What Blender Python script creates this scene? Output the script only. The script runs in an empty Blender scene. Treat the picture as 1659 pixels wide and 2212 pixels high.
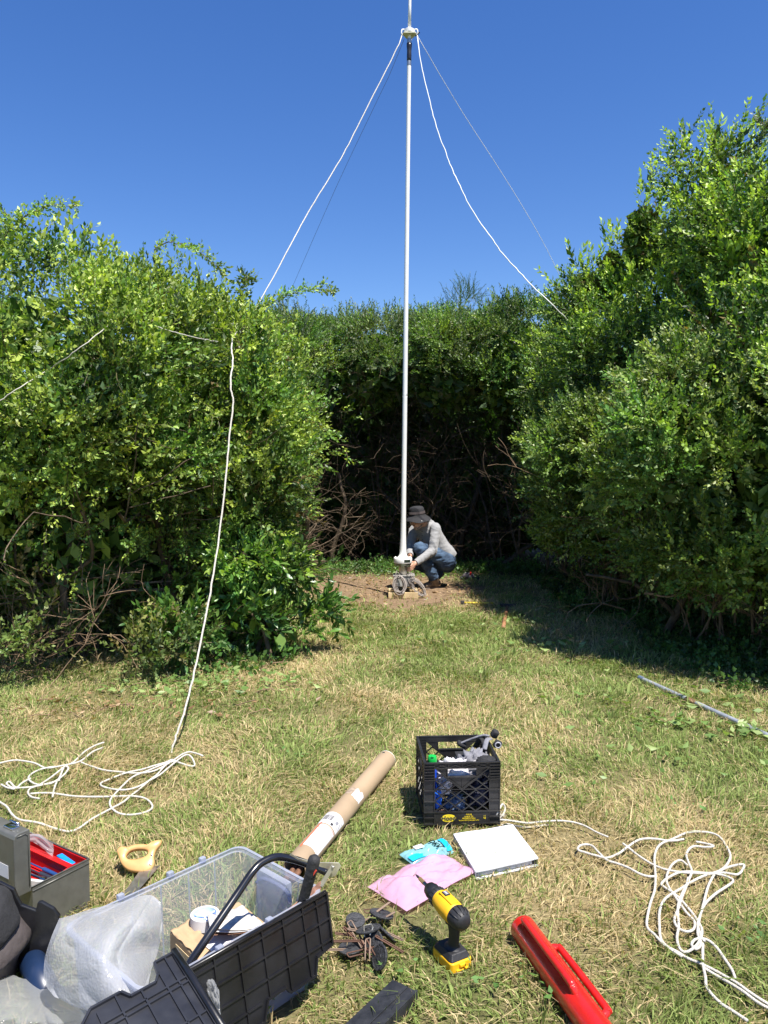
import bpy, bmesh, math, random
import numpy as np
from itertools import product
from mathutils import Vector, Matrix, Euler, noise
PI = math.pi
C = bpy.context.scene.collection
rnd = random.Random(7)
RNG = np.random.default_rng(11)

# ---------------------------------------------------------------- camera geometry
CAM_H, FPX, CX, CY, PITCH = 1.6, 1660.0, 829.5, 1106.0, math.atan(106.0 / 1660.0)
def ray(px, py):
    a, b = px - CX, CY - py
    cp, sp = math.cos(PITCH), math.sin(PITCH)
    return Vector((a, FPX * cp + b * sp, -FPX * sp + b * cp))
def H(px, py, h=0.0):
    "point of the horizontal plane at height h seen at photo position (px, py)"
    d = ray(px, py); t = (h - CAM_H) / d.z
    return Vector((d.x * t, d.y * t, h))
def P(px, py, depth):
    "point at distance depth (world y) seen at photo position (px, py)"
    d = ray(px, py); t = depth / d.y
    return Vector((d.x * t, depth, CAM_H + d.z * t))

# ---------------------------------------------------------------- materials
def _nodes(name):
    m = bpy.data.materials.new(name); m.use_nodes = True
    nt = m.node_tree
    b = nt.nodes['Principled BSDF']
    return m, nt, b, nt.nodes['Material Output']
def mat(name, col, rough=0.6, metal=0.0, var=0.15, scale=12.0, bump=0.0, bscale=60.0, spec=0.5, coat=0.0, col2=None, sheen=0.0, detail=4.0):
    m, nt, b, out = _nodes(name)
    L = nt.links
    tc = nt.nodes.new('ShaderNodeTexCoord')
    n = nt.nodes.new('ShaderNodeTexNoise'); n.inputs['Scale'].default_value = scale; n.inputs['Detail'].default_value = detail
    L.new(tc.outputs['Object'], n.inputs['Vector'])
    r = nt.nodes.new('ShaderNodeValToRGB')
    c2 = col2 if col2 else tuple(min(1, c * (1 + var)) for c in col)
    c1 = tuple(c * (1 - var) for c in col)
    r.color_ramp.elements[0].position = 0.35; r.color_ramp.elements[1].position = 0.65
    r.color_ramp.elements[0].color = (*c1, 1); r.color_ramp.elements[1].color = (*c2, 1)
    L.new(n.outputs['Fac'], r.inputs['Fac']); L.new(r.outputs['Color'], b.inputs['Base Color'])
    b.inputs['Roughness'].default_value = rough; b.inputs['Metallic'].default_value = metal
    b.inputs['Specular IOR Level'].default_value = spec
    b.inputs['Coat Weight'].default_value = coat
    b.inputs['Sheen Weight'].default_value = sheen
    rr = nt.nodes.new('ShaderNodeMapRange'); rr.inputs['To Min'].default_value = max(0.02, rough - 0.12); rr.inputs['To Max'].default_value = min(1, rough + 0.12)
    L.new(n.outputs['Fac'], rr.inputs['Value']); L.new(rr.outputs['Result'], b.inputs['Roughness'])
    if bump:
        n2 = nt.nodes.new('ShaderNodeTexNoise'); n2.inputs['Scale'].default_value = bscale; n2.inputs['Detail'].default_value = 3
        L.new(tc.outputs['Object'], n2.inputs['Vector'])
        bp = nt.nodes.new('ShaderNodeBump'); bp.inputs['Strength'].default_value = bump; bp.inputs['Distance'].default_value = 0.01
        L.new(n2.outputs['Fac'], bp.inputs['Height']); L.new(bp.outputs['Normal'], b.inputs['Normal'])
    return m
def attr_mat(name, rough=0.5, translucent=0.35, spec=0.5, tcol=(1.0, 1.15, 0.45), bump=0.0):
    "colour from the mesh attribute 'tint' (the real colour of each leaf or blade), light passes through"
    m, nt, b, out = _nodes(name); L = nt.links
    a = nt.nodes.new('ShaderNodeAttribute'); a.attribute_name = 'tint'
    L.new(a.outputs['Color'], b.inputs['Base Color'])
    b.inputs['Roughness'].default_value = rough; b.inputs['Specular IOR Level'].default_value = spec
    if translucent:
        tr = nt.nodes.new('ShaderNodeBsdfTranslucent')
        mu = nt.nodes.new('ShaderNodeMix'); mu.data_type = 'RGBA'; mu.blend_type = 'MULTIPLY'; mu.inputs['Factor'].default_value = 1
        L.new(a.outputs['Color'], mu.inputs[6]); mu.inputs[7].default_value = (*[t * 1.6 for t in tcol], 1)
        L.new(mu.outputs[2], tr.inputs['Color'])
        mx = nt.nodes.new('ShaderNodeMixShader'); mx.inputs[0].default_value = translucent
        L.new(b.outputs[0], mx.inputs[1]); L.new(tr.outputs[0], mx.inputs[2]); L.new(mx.outputs[0], out.inputs['Surface'])
    return m
def film_mat(name, col, clear=0.4, rough=0.25, transl=0.4, bscale=0.0, bstr=0.4, voronoi=False, var=0.1, spec=0.5, edge=True):
    "thin plastic film: partly see-through, partly scattering"
    m, nt, b, out = _nodes(name); L = nt.links
    tc = nt.nodes.new('ShaderNodeTexCoord')
    n = nt.nodes.new('ShaderNodeTexNoise'); n.inputs['Scale'].default_value = 9; n.inputs['Detail'].default_value = 4
    L.new(tc.outputs['Object'], n.inputs['Vector'])
    r = nt.nodes.new('ShaderNodeValToRGB')
    r.color_ramp.elements[0].color = (*[c * (1 - var) for c in col], 1); r.color_ramp.elements[1].color = (*[min(1, c * (1 + var)) for c in col], 1)
    L.new(n.outputs['Fac'], r.inputs['Fac']); L.new(r.outputs['Color'], b.inputs['Base Color'])
    b.inputs['Roughness'].default_value = rough; b.inputs['Specular IOR Level'].default_value = spec
    tl = nt.nodes.new('ShaderNodeBsdfTranslucent'); L.new(r.outputs['Color'], tl.inputs['Color'])
    m1 = nt.nodes.new('ShaderNodeMixShader'); m1.inputs[0].default_value = transl
    L.new(b.outputs[0], m1.inputs[1]); L.new(tl.outputs[0], m1.inputs[2])
    tp = nt.nodes.new('ShaderNodeBsdfTransparent'); tp.inputs['Color'].default_value = (*[0.5 + 0.5 * c for c in col], 1)
    m2 = nt.nodes.new('ShaderNodeMixShader')
    if edge:
        lw = nt.nodes.new('ShaderNodeLayerWeight'); lw.inputs['Blend'].default_value = 0.35
        mr = nt.nodes.new('ShaderNodeMapRange'); mr.inputs['To Min'].default_value = 1 - clear; mr.inputs['To Max'].default_value = min(1, 1.15 - clear * 0.4)
        L.new(lw.outputs['Facing'], mr.inputs['Value']); L.new(mr.outputs['Result'], m2.inputs[0])
    else:
        m2.inputs[0].default_value = 1 - clear
    L.new(tp.outputs[0], m2.inputs[1]); L.new(m1.outputs[0], m2.inputs[2]); L.new(m2.outputs[0], out.inputs['Surface'])
    if bscale:
        if voronoi:
            t = nt.nodes.new('ShaderNodeTexVoronoi'); o = t.outputs['Distance']
        else:
            t = nt.nodes.new('ShaderNodeTexNoise'); o = t.outputs['Fac']; t.inputs['Detail'].default_value = 3
        t.inputs['Scale'].default_value = bscale; L.new(tc.outputs['Object'], t.inputs['Vector'])
        bp = nt.nodes.new('ShaderNodeBump'); bp.inputs['Strength'].default_value = bstr; bp.inputs['Distance'].default_value = 0.01
        L.new(o, bp.inputs['Height']); L.new(bp.outputs['Normal'], b.inputs['Normal'])
    return m

# ---------------------------------------------------------------- tagging
def tag(o, label=None, cat=None, group=None, kind=None):
    if label: o['label'] = label
    if cat: o['category'] = cat
    if group: o['group'] = group
    if kind: o['kind'] = kind
    return o
def thing(name, label, cat, loc=(0, 0, 0), rotz=0.0, group=None):
    o = bpy.data.objects.new(name, None); C.objects.link(o)
    o.location = loc; o.rotation_euler = (0, 0, rotz); o.empty_display_size = 0.1
    return tag(o, label, cat, group)
def copy_tree(o, parent=None):
    c = o.copy(); C.objects.link(c); c.parent = parent
    for ch in list(o.children): copy_tree(ch, c)
    return c

# ---------------------------------------------------------------- mesh builder
class MB:
    def __init__(s): s.v = []; s.f = []; s.m = []; s.mi = 0; s.M = Matrix()
    def add(s, vs, fs):
        b = len(s.v); M = s.M
        s.v += [tuple(M @ Vector(v)) for v in vs]
        s.f += [tuple(i + b for i in f) for f in fs]; s.m += [s.mi] * len(fs); return s
    def box(s, c, size, rot=(0, 0, 0), bev=0.0, taper=1.0):
        hx, hy, hz = [a / 2 for a in size]
        R = Euler(rot).to_matrix(); c = Vector(c)
        if bev <= 0:
            vs = [c + R @ Vector((x * (taper if z > 0 else 1), y * (taper if z > 0 else 1), z)) for z in (-hz, hz) for x, y in ((-hx, -hy), (hx, -hy), (hx, hy), (-hx, hy))]
            return s.add(vs, [(3, 2, 1, 0), (4, 5, 6, 7), (0, 1, 5, 4), (1, 2, 6, 5), (2, 3, 7, 6), (3, 0, 4, 7)])
        b = min(bev, hx * .9, hy * .9, hz * .9)
        bm = bmesh.new(); bmesh.ops.create_cube(bm, size=1)
        for v in bm.verts: v.co = Vector((v.co.x * size[0] * (taper if v.co.z > 0 else 1), v.co.y * size[1] * (taper if v.co.z > 0 else 1), v.co.z * size[2]))
        bmesh.ops.bevel(bm, geom=list(bm.edges), offset=b, segments=2, affect='EDGES', profile=0.6)
        bm.verts.ensure_lookup_table()
        vs = [c + R @ v.co for v in bm.verts]; fs = [tuple(v.index for v in f.verts) for f in bm.faces]; bm.free()
        return s.add(vs, fs)
    def tube(s, path, r, n=8, cap=True, closed=False, sy=1.0):
        path = [Vector(p) for p in path]; k = len(path)
        rs = [r] * k if not hasattr(r, '__len__') else list(r)
        vs = []; up = Vector((0.13, 0.21, 1)).normalized(); prev = None
        for i, p in enumerate(path):
            a = path[(i - 1) % k] if (closed or i > 0) else path[i]
            b = path[(i + 1) % k] if (closed or i < k - 1) else path[i]
            t = (b - a); t = t.normalized() if t.length > 1e-9 else Vector((0, 0, 1))
            if prev is None:
                x = up.cross(t)
                if x.length < 0.05: x = Vector((1, 0, 0)).cross(t)
            else: x = prev - t * prev.dot(t)
            if x.length < 1e-6: x = Vector((1, 0, 0)).cross(t)
            x.normalize(); prev = x; y = t.cross(x)
            for j in range(n):
                an = 2 * PI * j / n
                vs.append(p + x * (math.cos(an) * rs[i]) + y * (math.sin(an) * rs[i] * sy))
        fs = []
        for i in range(k if closed else k - 1):
            for j in range(n):
                a = i * n + j; b = i * n + (j + 1) % n; c = ((i + 1) % k) * n + (j + 1) % n; d = ((i + 1) % k) * n + j
                fs.append((a, b, c, d))
        if cap and not closed:
            fs.append(tuple(range(n - 1, -1, -1))); fs.append(tuple((k - 1) * n + j for j in range(n)))
        return s.add(vs, fs)
    def cyl(s, a, b, r, n=24, r2=None): return s.tube([a, b], [r, r if r2 is None else r2], n)
    def lathe(s, prof, n=32, c=(0, 0, 0), R=None, cap=True):
        vs = []; c = Vector(c); R = R or Matrix.Identity(3)
        for (r, z) in prof:
            for j in range(n):
                a = 2 * PI * j / n; vs.append(c + R @ Vector((r * math.cos(a), r * math.sin(a), z)))
        fs = []; k = len(prof)
        for i in range(k - 1):
            for j in range(n):
                fs.append((i * n + j, i * n + (j + 1) % n, (i + 1) * n + (j + 1) % n, (i + 1) * n + j))
        if cap:
            fs.append(tuple(range(n - 1, -1, -1))); fs.append(tuple((k - 1) * n + j for j in range(n)))
        return s.add(vs, fs)
    def ball(s, c, r, n=16, m=10, R=None):
        r = Vector(r) if hasattr(r, '__len__') else Vector((r, r, r)); c = Vector(c); R = R or Matrix.Identity(3)
        vs = [c + R @ Vector((0, 0, -r.z))]
        for i in range(1, m):
            p = -PI / 2 + PI * i / m
            for j in range(n):
                a = 2 * PI * j / n
                vs.append(c + R @ Vector((r.x * math.cos(p) * math.cos(a), r.y * math.cos(p) * math.sin(a), r.z * math.sin(p))))
        vs.append(c + R @ Vector((0, 0, r.z))); fs = []
        for j in range(n): fs.append((0, 1 + (j + 1) % n, 1 + j))
        for i in range(m - 2):
            for j in range(n):
                a = 1 + i * n + j; b = 1 + i * n + (j + 1) % n; fs.append((a, b, b + n, a + n))
        t = len(vs) - 1; o = 1 + (m - 2) * n
        for j in range(n): fs.append((o + j, o + (j + 1) % n, t))
        return s.add(vs, fs)
    def prism(s, pts, fn, t0, t1):
        "outline pts (u,v) extruded from t0 to t1; fn(u,v,t)->xyz"
        n = len(pts); vs = [fn(u, v, t0) for u, v in pts] + [fn(u, v, t1) for u, v in pts]
        fs = [tuple(range(n)), tuple(range(2 * n - 1, n - 1, -1))] + [(i, i + n, (i + 1) % n + n, (i + 1) % n) for i in range(n)]
        return s.add(vs, fs)
    def grid(s, nu, nv, fn, closed_u=False):
        vs = [fn(i / (nu - 1), j / (nv - 1)) for j in range(nv) for i in range(nu)]
        fs = [(j * nu + i, j * nu + i + 1, (j + 1) * nu + i + 1, (j + 1) * nu + i) for j in range(nv - 1) for i in range(nu - 1)]
        return s.add(vs, fs)
    def build(s, name, mats, parent=None, smooth=False, world=False, loc=None, bevel=0.0, solid=0.0, sub=0, angle=None):
        me = bpy.data.meshes.new(name)
        off = Vector((0, 0, 0))
        if world and parent is not None:
            Mw = Matrix(); pp_ = parent
            while pp_ is not None: Mw = Matrix.LocRotScale(pp_.location, pp_.rotation_euler, None) @ Mw; pp_ = pp_.parent
            inv = Mw.inverted()
            vs = [tuple(inv @ Vector(v)) for v in s.v]
        elif loc is not None:
            off = Vector(loc); vs = [tuple(Vector(v) - off) for v in s.v]
        else: vs = s.v
        me.from_pydata(vs, [], s.f); me.update()
        if not isinstance(mats, (list, tuple)): mats = [mats]
        for m in mats: me.materials.append(m)
        me.polygons.foreach_set('material_index', s.m)
        bm = bmesh.new(); bm.from_mesh(me); bmesh.ops.recalc_face_normals(bm, faces=bm.faces); bm.to_mesh(me); bm.free()
        if smooth: me.polygons.foreach_set('use_smooth', [True] * len(me.polygons))
        if smooth and angle is not None:
            me.set_sharp_from_angle(angle=math.radians(angle))
        o = bpy.data.objects.new(name, me); C.objects.link(o)
        if parent is not None: o.parent = parent
        elif loc is not None: o.location = off
        if bevel:
            b = o.modifiers.new('bevel', 'BEVEL'); b.width = bevel; b.segments = 2; b.limit_method = 'ANGLE'; b.angle_limit = math.radians(40)
        if solid:
            b = o.modifiers.new('solid', 'SOLIDIFY'); b.thickness = solid; b.offset = 0
        if sub:
            b = o.modifiers.new('sub', 'SUBSURF'); b.levels = sub; b.render_levels = sub
        return o
def bake(o):
    "replace an object's mesh by its evaluated (modified) mesh"
    dg = bpy.context.evaluated_depsgraph_get(); dg.update()
    me = bpy.data.meshes.new_from_object(o.evaluated_get(dg))
    o.modifiers.clear(); o.data = me
    return o
def text_geo(txt, size, bold=0.0, ext=0.0006):
    cu = bpy.data.curves.new('lettering', 'FONT'); cu.body = txt; cu.size = size; cu.align_x = 'CENTER'; cu.align_y = 'CENTER'
    cu.offset = bold; cu.extrude = ext; cu.resolution_u = 3
    o = bpy.data.objects.new('tmp', cu); C.objects.link(o)
    dg = bpy.context.evaluated_depsgraph_get(); me = bpy.data.meshes.new_from_object(o.evaluated_get(dg))
    vs = [v.co.copy() for v in me.vertices]; fs = [tuple(p.vertices) for p in me.polygons]
    bpy.data.objects.remove(o); bpy.data.curves.remove(cu); bpy.data.meshes.remove(me)
    return vs, fs
def spline(pts, k=6, closed=False):
    "Catmull-Rom through points"
    pts = [Vector(p) for p in pts]; n = len(pts); out = []
    rng = range(n if closed else n - 1)
    for i in rng:
        if closed: p0, p1, p2, p3 = pts[(i - 1) % n], pts[i], pts[(i + 1) % n], pts[(i + 2) % n]
        else: p0, p1, p2, p3 = pts[max(0, i - 1)], pts[i], pts[i + 1], pts[min(n - 1, i + 2)]
        for j in range(k):
            t = j / k
            out.append(0.5 * ((2 * p1) + (-p0 + p2) * t + (2 * p0 - 5 * p1 + 4 * p2 - p3) * t * t + (-p0 + 3 * p1 - 3 * p2 + p3) * t ** 3))
    if not closed: out.append(pts[-1])
    return out

# ---------------------------------------------------------------- fast meshes for leaves and blades
def fast_mesh(name, co, faces_quads, tint, mats, midx=None, parent=None, smooth=False, loc=None):
    "co (N,3), faces (F,4) quads, tint (N,3)"
    me = bpy.data.meshes.new(name)
    N, F = len(co), len(faces_quads)
    co = np.asarray(co, dtype=np.float32)
    if loc is not None: co = co - np.array(loc, dtype=np.float32)
    me.vertices.add(N); me.vertices.foreach_set('co', co.ravel())
    me.loops.add(F * 4); me.loops.foreach_set('vertex_index', np.asarray(faces_quads, dtype=np.int32).ravel())
    me.polygons.add(F); me.polygons.foreach_set('loop_start', np.arange(0, F * 4, 4, dtype=np.int32))
    for m in mats: me.materials.append(m)
    if midx is not None: me.polygons.foreach_set('material_index', np.asarray(midx, dtype=np.int32))
    if smooth: me.polygons.foreach_set('use_smooth', np.ones(F, dtype=bool))
    at = me.attributes.new('tint', 'FLOAT_COLOR', 'POINT')
    t4 = np.ones((N, 4), dtype=np.float32); t4[:, :3] = tint
    at.data.foreach_set('color', t4.ravel())
    me.update(); me.validate()
    o = bpy.data.objects.new(name, me); C.objects.link(o)
    if parent is not None:
        o.parent = parent
    if loc is not None and parent is None: o.location = loc
    return o
# ================================================================ WORLD, SUN, CAMERA
scene = bpy.context.scene
SUN_EL = math.radians(66); SHX, SHY = -0.62, 0.78      # horizontal direction the shadows fall
w = bpy.data.worlds.new('World'); scene.world = w; w.use_nodes = True
nt = w.node_tree; bg = nt.nodes['Background']
sky = nt.nodes.new('ShaderNodeTexSky'); sky.sky_type = 'NISHITA'; sky.sun_disc = False
sky.sun_elevation = SUN_EL; sky.sun_rotation = math.atan2(-SHX, -SHY)
sky.altitude = 0; sky.air_density = 1.0; sky.dust_density = 0.2; sky.ozone_density = 3.5
hs = nt.nodes.new('ShaderNodeHueSaturation'); hs.inputs['Saturation'].default_value = 1.27; hs.inputs['Hue'].default_value = .513
nt.links.new(sky.outputs[0], hs.inputs['Color']); nt.links.new(hs.outputs[0], bg.inputs['Color']); bg.inputs['Strength'].default_value = 0.087
sd = Vector((SHX, SHY, 0)).normalized() * math.cos(SUN_EL) + Vector((0, 0, -math.sin(SUN_EL)))
sl = bpy.data.lights.new('sun', 'SUN'); sl.energy = 5.0; sl.angle = math.radians(0.53); sl.color = (1.0, 0.95, 0.87)
so = bpy.data.objects.new('sun', sl); C.objects.link(so); so.rotation_euler = sd.to_track_quat('-Z', 'Y').to_euler(); so.location = (3, -3, 12)
cam = bpy.data.cameras.new('camera'); co = bpy.data.objects.new('camera', cam); C.objects.link(co); scene.camera = co
cam.sensor_fit = 'VERTICAL'; cam.sensor_height = 36; cam.lens = FPX / 2212 * 36; cam.clip_start = 0.05; cam.clip_end = 2000
co.location = (0, 0, CAM_H); co.rotation_euler = (PI / 2 - PITCH, 0, 0)
scene.view_settings.view_transform = 'Standard'; scene.view_settings.look = 'None'; scene.view_settings.exposure = 0.98; scene.view_settings.gamma = 1
scene.cycles.transparent_max_bounces = 16; scene.cycles.max_bounces = 8
for k_ in ('caustics_reflective', 'caustics_refractive'): setattr(scene.cycles, k_, False)

# ================================================================ GROUND
def nz(x, y, s=1.0, o=0.0): return noise.noise(Vector((x * s + o, y * s - o, o * 0.37)))
def gh(x, y):
    "gentle lawn unevenness"
    return 0.0
SOIL = H(800, 1268)
def soil_w(x, y):
    dx, dy = (x - SOIL.x - 0.25) / 1.45, (y - SOIL.y + .1) / 1.75
    d = math.sqrt(dx * dx + dy * dy) + 0.30 * nz(x, y, 1.7, 3) + 0.18 * nz(x, y, 5, 9)
    return max(0.0, min(1.0, (1.0 - d) * 3.0))
def dry_w(x, y):
    "0 green .. 1 straw"
    v = 0.49 + 0.75 * nz(x, y, 0.9, 5) + 0.62 * nz(x, y, 2.7, 2) + 0.35 * nz(x, y, 8, 4)
    for (px, py, r, s) in ((1300, 1950, .38, .75), (1120, 1900, .3, .6), (1250, 1760, .35, .55), (900, 1520, .5, .35), (620, 1500, .6, .35), (350, 1700, .4, .3), (130, 1790, .3, .5), (1000, 2170, .3, .3), (1250, 1560, .5, .3), (700, 1750, .4, .3)):
        g = H(px, py); v += s * math.exp(-((x - g.x) ** 2 + (y - g.y) ** 2) / (r * r))
    for (px, py, r, s) in ((330, 1480, .5, .4), (1450, 1650, .7, .5), (1150, 1450, .9, .35), (950, 1390, 1.0, .4), (820, 1830, .25, .4), (1500, 2050, .3, .4), (300, 1800, .25, .6), (900, 2130, .25, .4)):
        g = H(px, py); v -= s * math.exp(-((x - g.x) ** 2 + (y - g.y) ** 2) / (r * r))
    return max(0.0, min(1.0, v))
def ground_mat():
    m, nt, b, out = _nodes('ground'); L = nt.links
    tc = nt.nodes.new('ShaderNodeTexCoord')
    a = nt.nodes.new('ShaderNodeAttribute'); a.attribute_name = 'tint'
    n = nt.nodes.new('ShaderNodeTexNoise'); n.inputs['Scale'].default_value = 55; n.inputs['Detail'].default_value = 6; n.inputs['Roughness'].default_value = .7
    L.new(tc.outputs['Object'], n.inputs['Vector'])
    r = nt.nodes.new('ShaderNodeMapRange'); r.inputs['From Min'].default_value = .3; r.inputs['From Max'].default_value = .7; r.inputs['To Min'].default_value = .55; r.inputs['To Max'].default_value = 1.5
    L.new(n.outputs['Fac'], r.inputs['Value'])
    vm = nt.nodes.new('ShaderNodeVectorMath'); vm.operation = 'SCALE'
    L.new(a.outputs['Color'], vm.inputs[0]); L.new(r.outputs['Result'], vm.inputs['Scale']); L.new(vm.outputs[0], b.inputs['Base Color'])
    b.inputs['Roughness'].default_value = .95; b.inputs['Specular IOR Level'].default_value = .1
    bp = nt.nodes.new('ShaderNodeBump'); bp.inputs['Strength'].default_value = .8; bp.inputs['Distance'].default_value = .02
    L.new(n.outputs['Fac'], bp.inputs['Height']); L.new(bp.outputs['Normal'], b.inputs['Normal'])
    return m
def make_ground():
    xs = np.concatenate([np.linspace(-400, -7, 14), np.linspace(-6.5, 6.5, 105), np.linspace(7, 400, 14)])
    ys = np.concatenate([np.linspace(-300, -1, 10), np.linspace(-.5, 16, 134), np.linspace(17, 600, 14)])
    nx, ny = len(xs), len(ys); cov = []; ti = []
    for y in ys:
        for x in xs:
            near = abs(x) < 6.6 and -1 < y < 16.5
            z = 0.0; c = Vector((.10, .10, .04))
            if near:
                s = soil_w(x, y); d = dry_w(x, y)
                z = s * (0.012 * nz(x, y, 6, 1) + 0.02 * nz(x, y, 2, 8))
                g = Vector((.105, .110, .042)).lerp(Vector((.23, .185, .095)), d)
                c = g.lerp(Vector((.205, .142, .088)), s)
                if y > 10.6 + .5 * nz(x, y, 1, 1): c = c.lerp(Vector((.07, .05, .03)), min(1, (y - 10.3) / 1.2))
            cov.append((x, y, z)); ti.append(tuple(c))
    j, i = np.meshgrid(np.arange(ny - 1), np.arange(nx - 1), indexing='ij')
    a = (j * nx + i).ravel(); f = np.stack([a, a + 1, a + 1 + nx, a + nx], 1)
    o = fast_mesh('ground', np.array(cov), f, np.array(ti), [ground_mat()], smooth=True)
    tag(o, 'mown lawn ground with a bare soil patch round the mast foot', kind='structure')
make_ground()

# ---------------------------------------------------------------- grass
def make_grass():
    pts = []
    R = random.Random(3)
    def dens(x, y):
        base = 8800 * min(1.0, (3.0 / max(y, 1.6)) ** 1.15)
        return base
    FOOT = [(.335, 3.50, 1, .06, .17, .24), (-.63, 2.10, .707, .707, .30, .20), (.39, 3.14, 1, 0, .10, .10), (.15, 2.92, .8, .5, .12, .09), (-.03, 2.63, 1, 0, .10, .06)]
    cs = 0.1
    yy = 1.5
    X = []; Y = []; DRY = []; SC = []
    while yy < 10.8:
        hw = 0.5 * yy + 0.9
        xx = -hw
        while xx < hw:
            s = soil_w(xx, yy); d = dry_w(xx, yy)
            k = dens(xx, yy) * cs * cs * (1 - 0.93 * s)
            if yy > 9.2: k *= 0.55
            for (bx_, by_, ca_, sa_, hx_, hy_) in FOOT:
                ux, uy = (xx + .05 - bx_) * ca_ + (yy + .05 - by_) * sa_, -(xx + .05 - bx_) * sa_ + (yy + .05 - by_) * ca_
                if abs(ux) < hx_ and abs(uy) < hy_: k *= 0.04
            if nz(xx, yy, 3.5, 20) < -0.28: k *= 0.5
            k = int(k) + (1 if R.random() < k % 1 else 0)
            for _ in range(k):
                X.append(xx + R.random() * cs); Y.append(yy + R.random() * cs); DRY.append(d)
            xx += cs
        yy += cs
    X = np.array(X); Y = np.array(Y); DRY = np.array(DRY); n = len(X)
    far = np.clip((Y - 3) / 6, 0, 1)
    isdry = RNG.random(n) < (0.10 + 0.68 * DRY)
    tuft = np.array([noise.noise(Vector((x * 4.5, y * 4.5, 7.7))) for x, y in zip(X, Y)])
    hgt = (0.022 + 0.026 * RNG.random(n)) * (1 + 0.7 * np.clip(tuft, -0.6, 1)) * (1 + 0.25 * far)
    long_ = RNG.random(n) < 0.06; hgt[long_] *= 1.8
    wid = (0.0010 + 0.0016 * RNG.random(n)) * (1 + 1.1 * far)
    broad = (~isdry) & (RNG.random(n) < 0.08); wid[broad] *= 2.4
    # combing direction varies over the lawn, blades lie over
    ang = np.array([noise.noise(Vector((x * 1.6, y * 1.6, 3.3))) for x, y in zip(X, Y)]) * 6 + RNG.normal(0, 1.1, n)
    lean = np.clip(RNG.normal(0.95, 0.6, n), 0.05, 2.6); lean[isdry] *= 1.5
    fx = np.cos(ang); fy = np.sin(ang)
    tw = RNG.random(n) * 6.28; sx = np.cos(tw); sy = np.sin(tw)
    bx, by, bz = X, Y, np.zeros(n) - 0.002
    mh = hgt * 0.55; mx = X + fx * hgt * lean * 0.30; my = Y + fy * hgt * lean * 0.30
    flat = 1 / np.sqrt(1 + 0.9 * lean * lean)
    th = hgt * flat; th = np.maximum(th, 0.006)
    txx = X + fx * hgt * lean * 0.95; tyy = Y + fy * hgt * lean * 0.95
    mh = np.minimum(mh, th * 0.9)
    co = np.zeros((n, 6, 3))
    for i, (cx_, cy_, cz_, ww) in enumerate(((bx, by, bz, .8), (mx, my, mh, 1.0), (txx, tyy, th, 0.12))):
        co[:, 2 * i, 0] = cx_ - sx * wid * ww; co[:, 2 * i, 1] = cy_ - sy * wid * ww; co[:, 2 * i, 2] = cz_
        co[:, 2 * i + 1, 0] = cx_ + sx * wid * ww; co[:, 2 * i + 1, 1] = cy_ + sy * wid * ww; co[:, 2 * i + 1, 2] = cz_
    b = np.arange(n)[:, None] * 6
    f = np.concatenate([b + np.array([0, 1, 3, 2]), b + np.array([2, 3, 5, 4])], 0)
    green = np.array([.145, .205, .048]); green2 = np.array([.25, .30, .095]); straw = np.array([.52, .43, .245]); straw2 = np.array([.41, .31, .165])
    t = RNG.random(n)[:, None]
    colr = np.where(isdry[:, None], straw * t + straw2 * (1 - t), green * t + green2 * (1 - t))
    colr *= (0.86 + 0.34 * RNG.random(n))[:, None]
    tint = np.repeat(colr, 6, 0)
    o = fast_mesh('grass', co.reshape(-1, 3), f, tint, [attr_mat('grass_blades', .65, .25, .22, (1, 1.05, .55))])
    tag(o, 'short mown grass, green mixed with straw coloured dry blades', 'grass', kind='stuff')
    print('grass blades', n)
make_grass()
# ================================================================ FOLIAGE
LEAF = attr_mat('leaf', .46, .26, .42, (1.0, 1.12, .38))
LEAF_GLOSSY = attr_mat('glossy_leaf', .34, .26, .5, (1.0, 1.15, .35))
BARK = mat('bark', (.115, .085, .058), .85, var=.4, scale=18, bump=.5, bscale=80, spec=.2)
TWIG = mat('dry_twig', (.20, .135, .085), .85, var=.35, scale=14, spec=.2)
STEMC = (.16, .13, .06)

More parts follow.
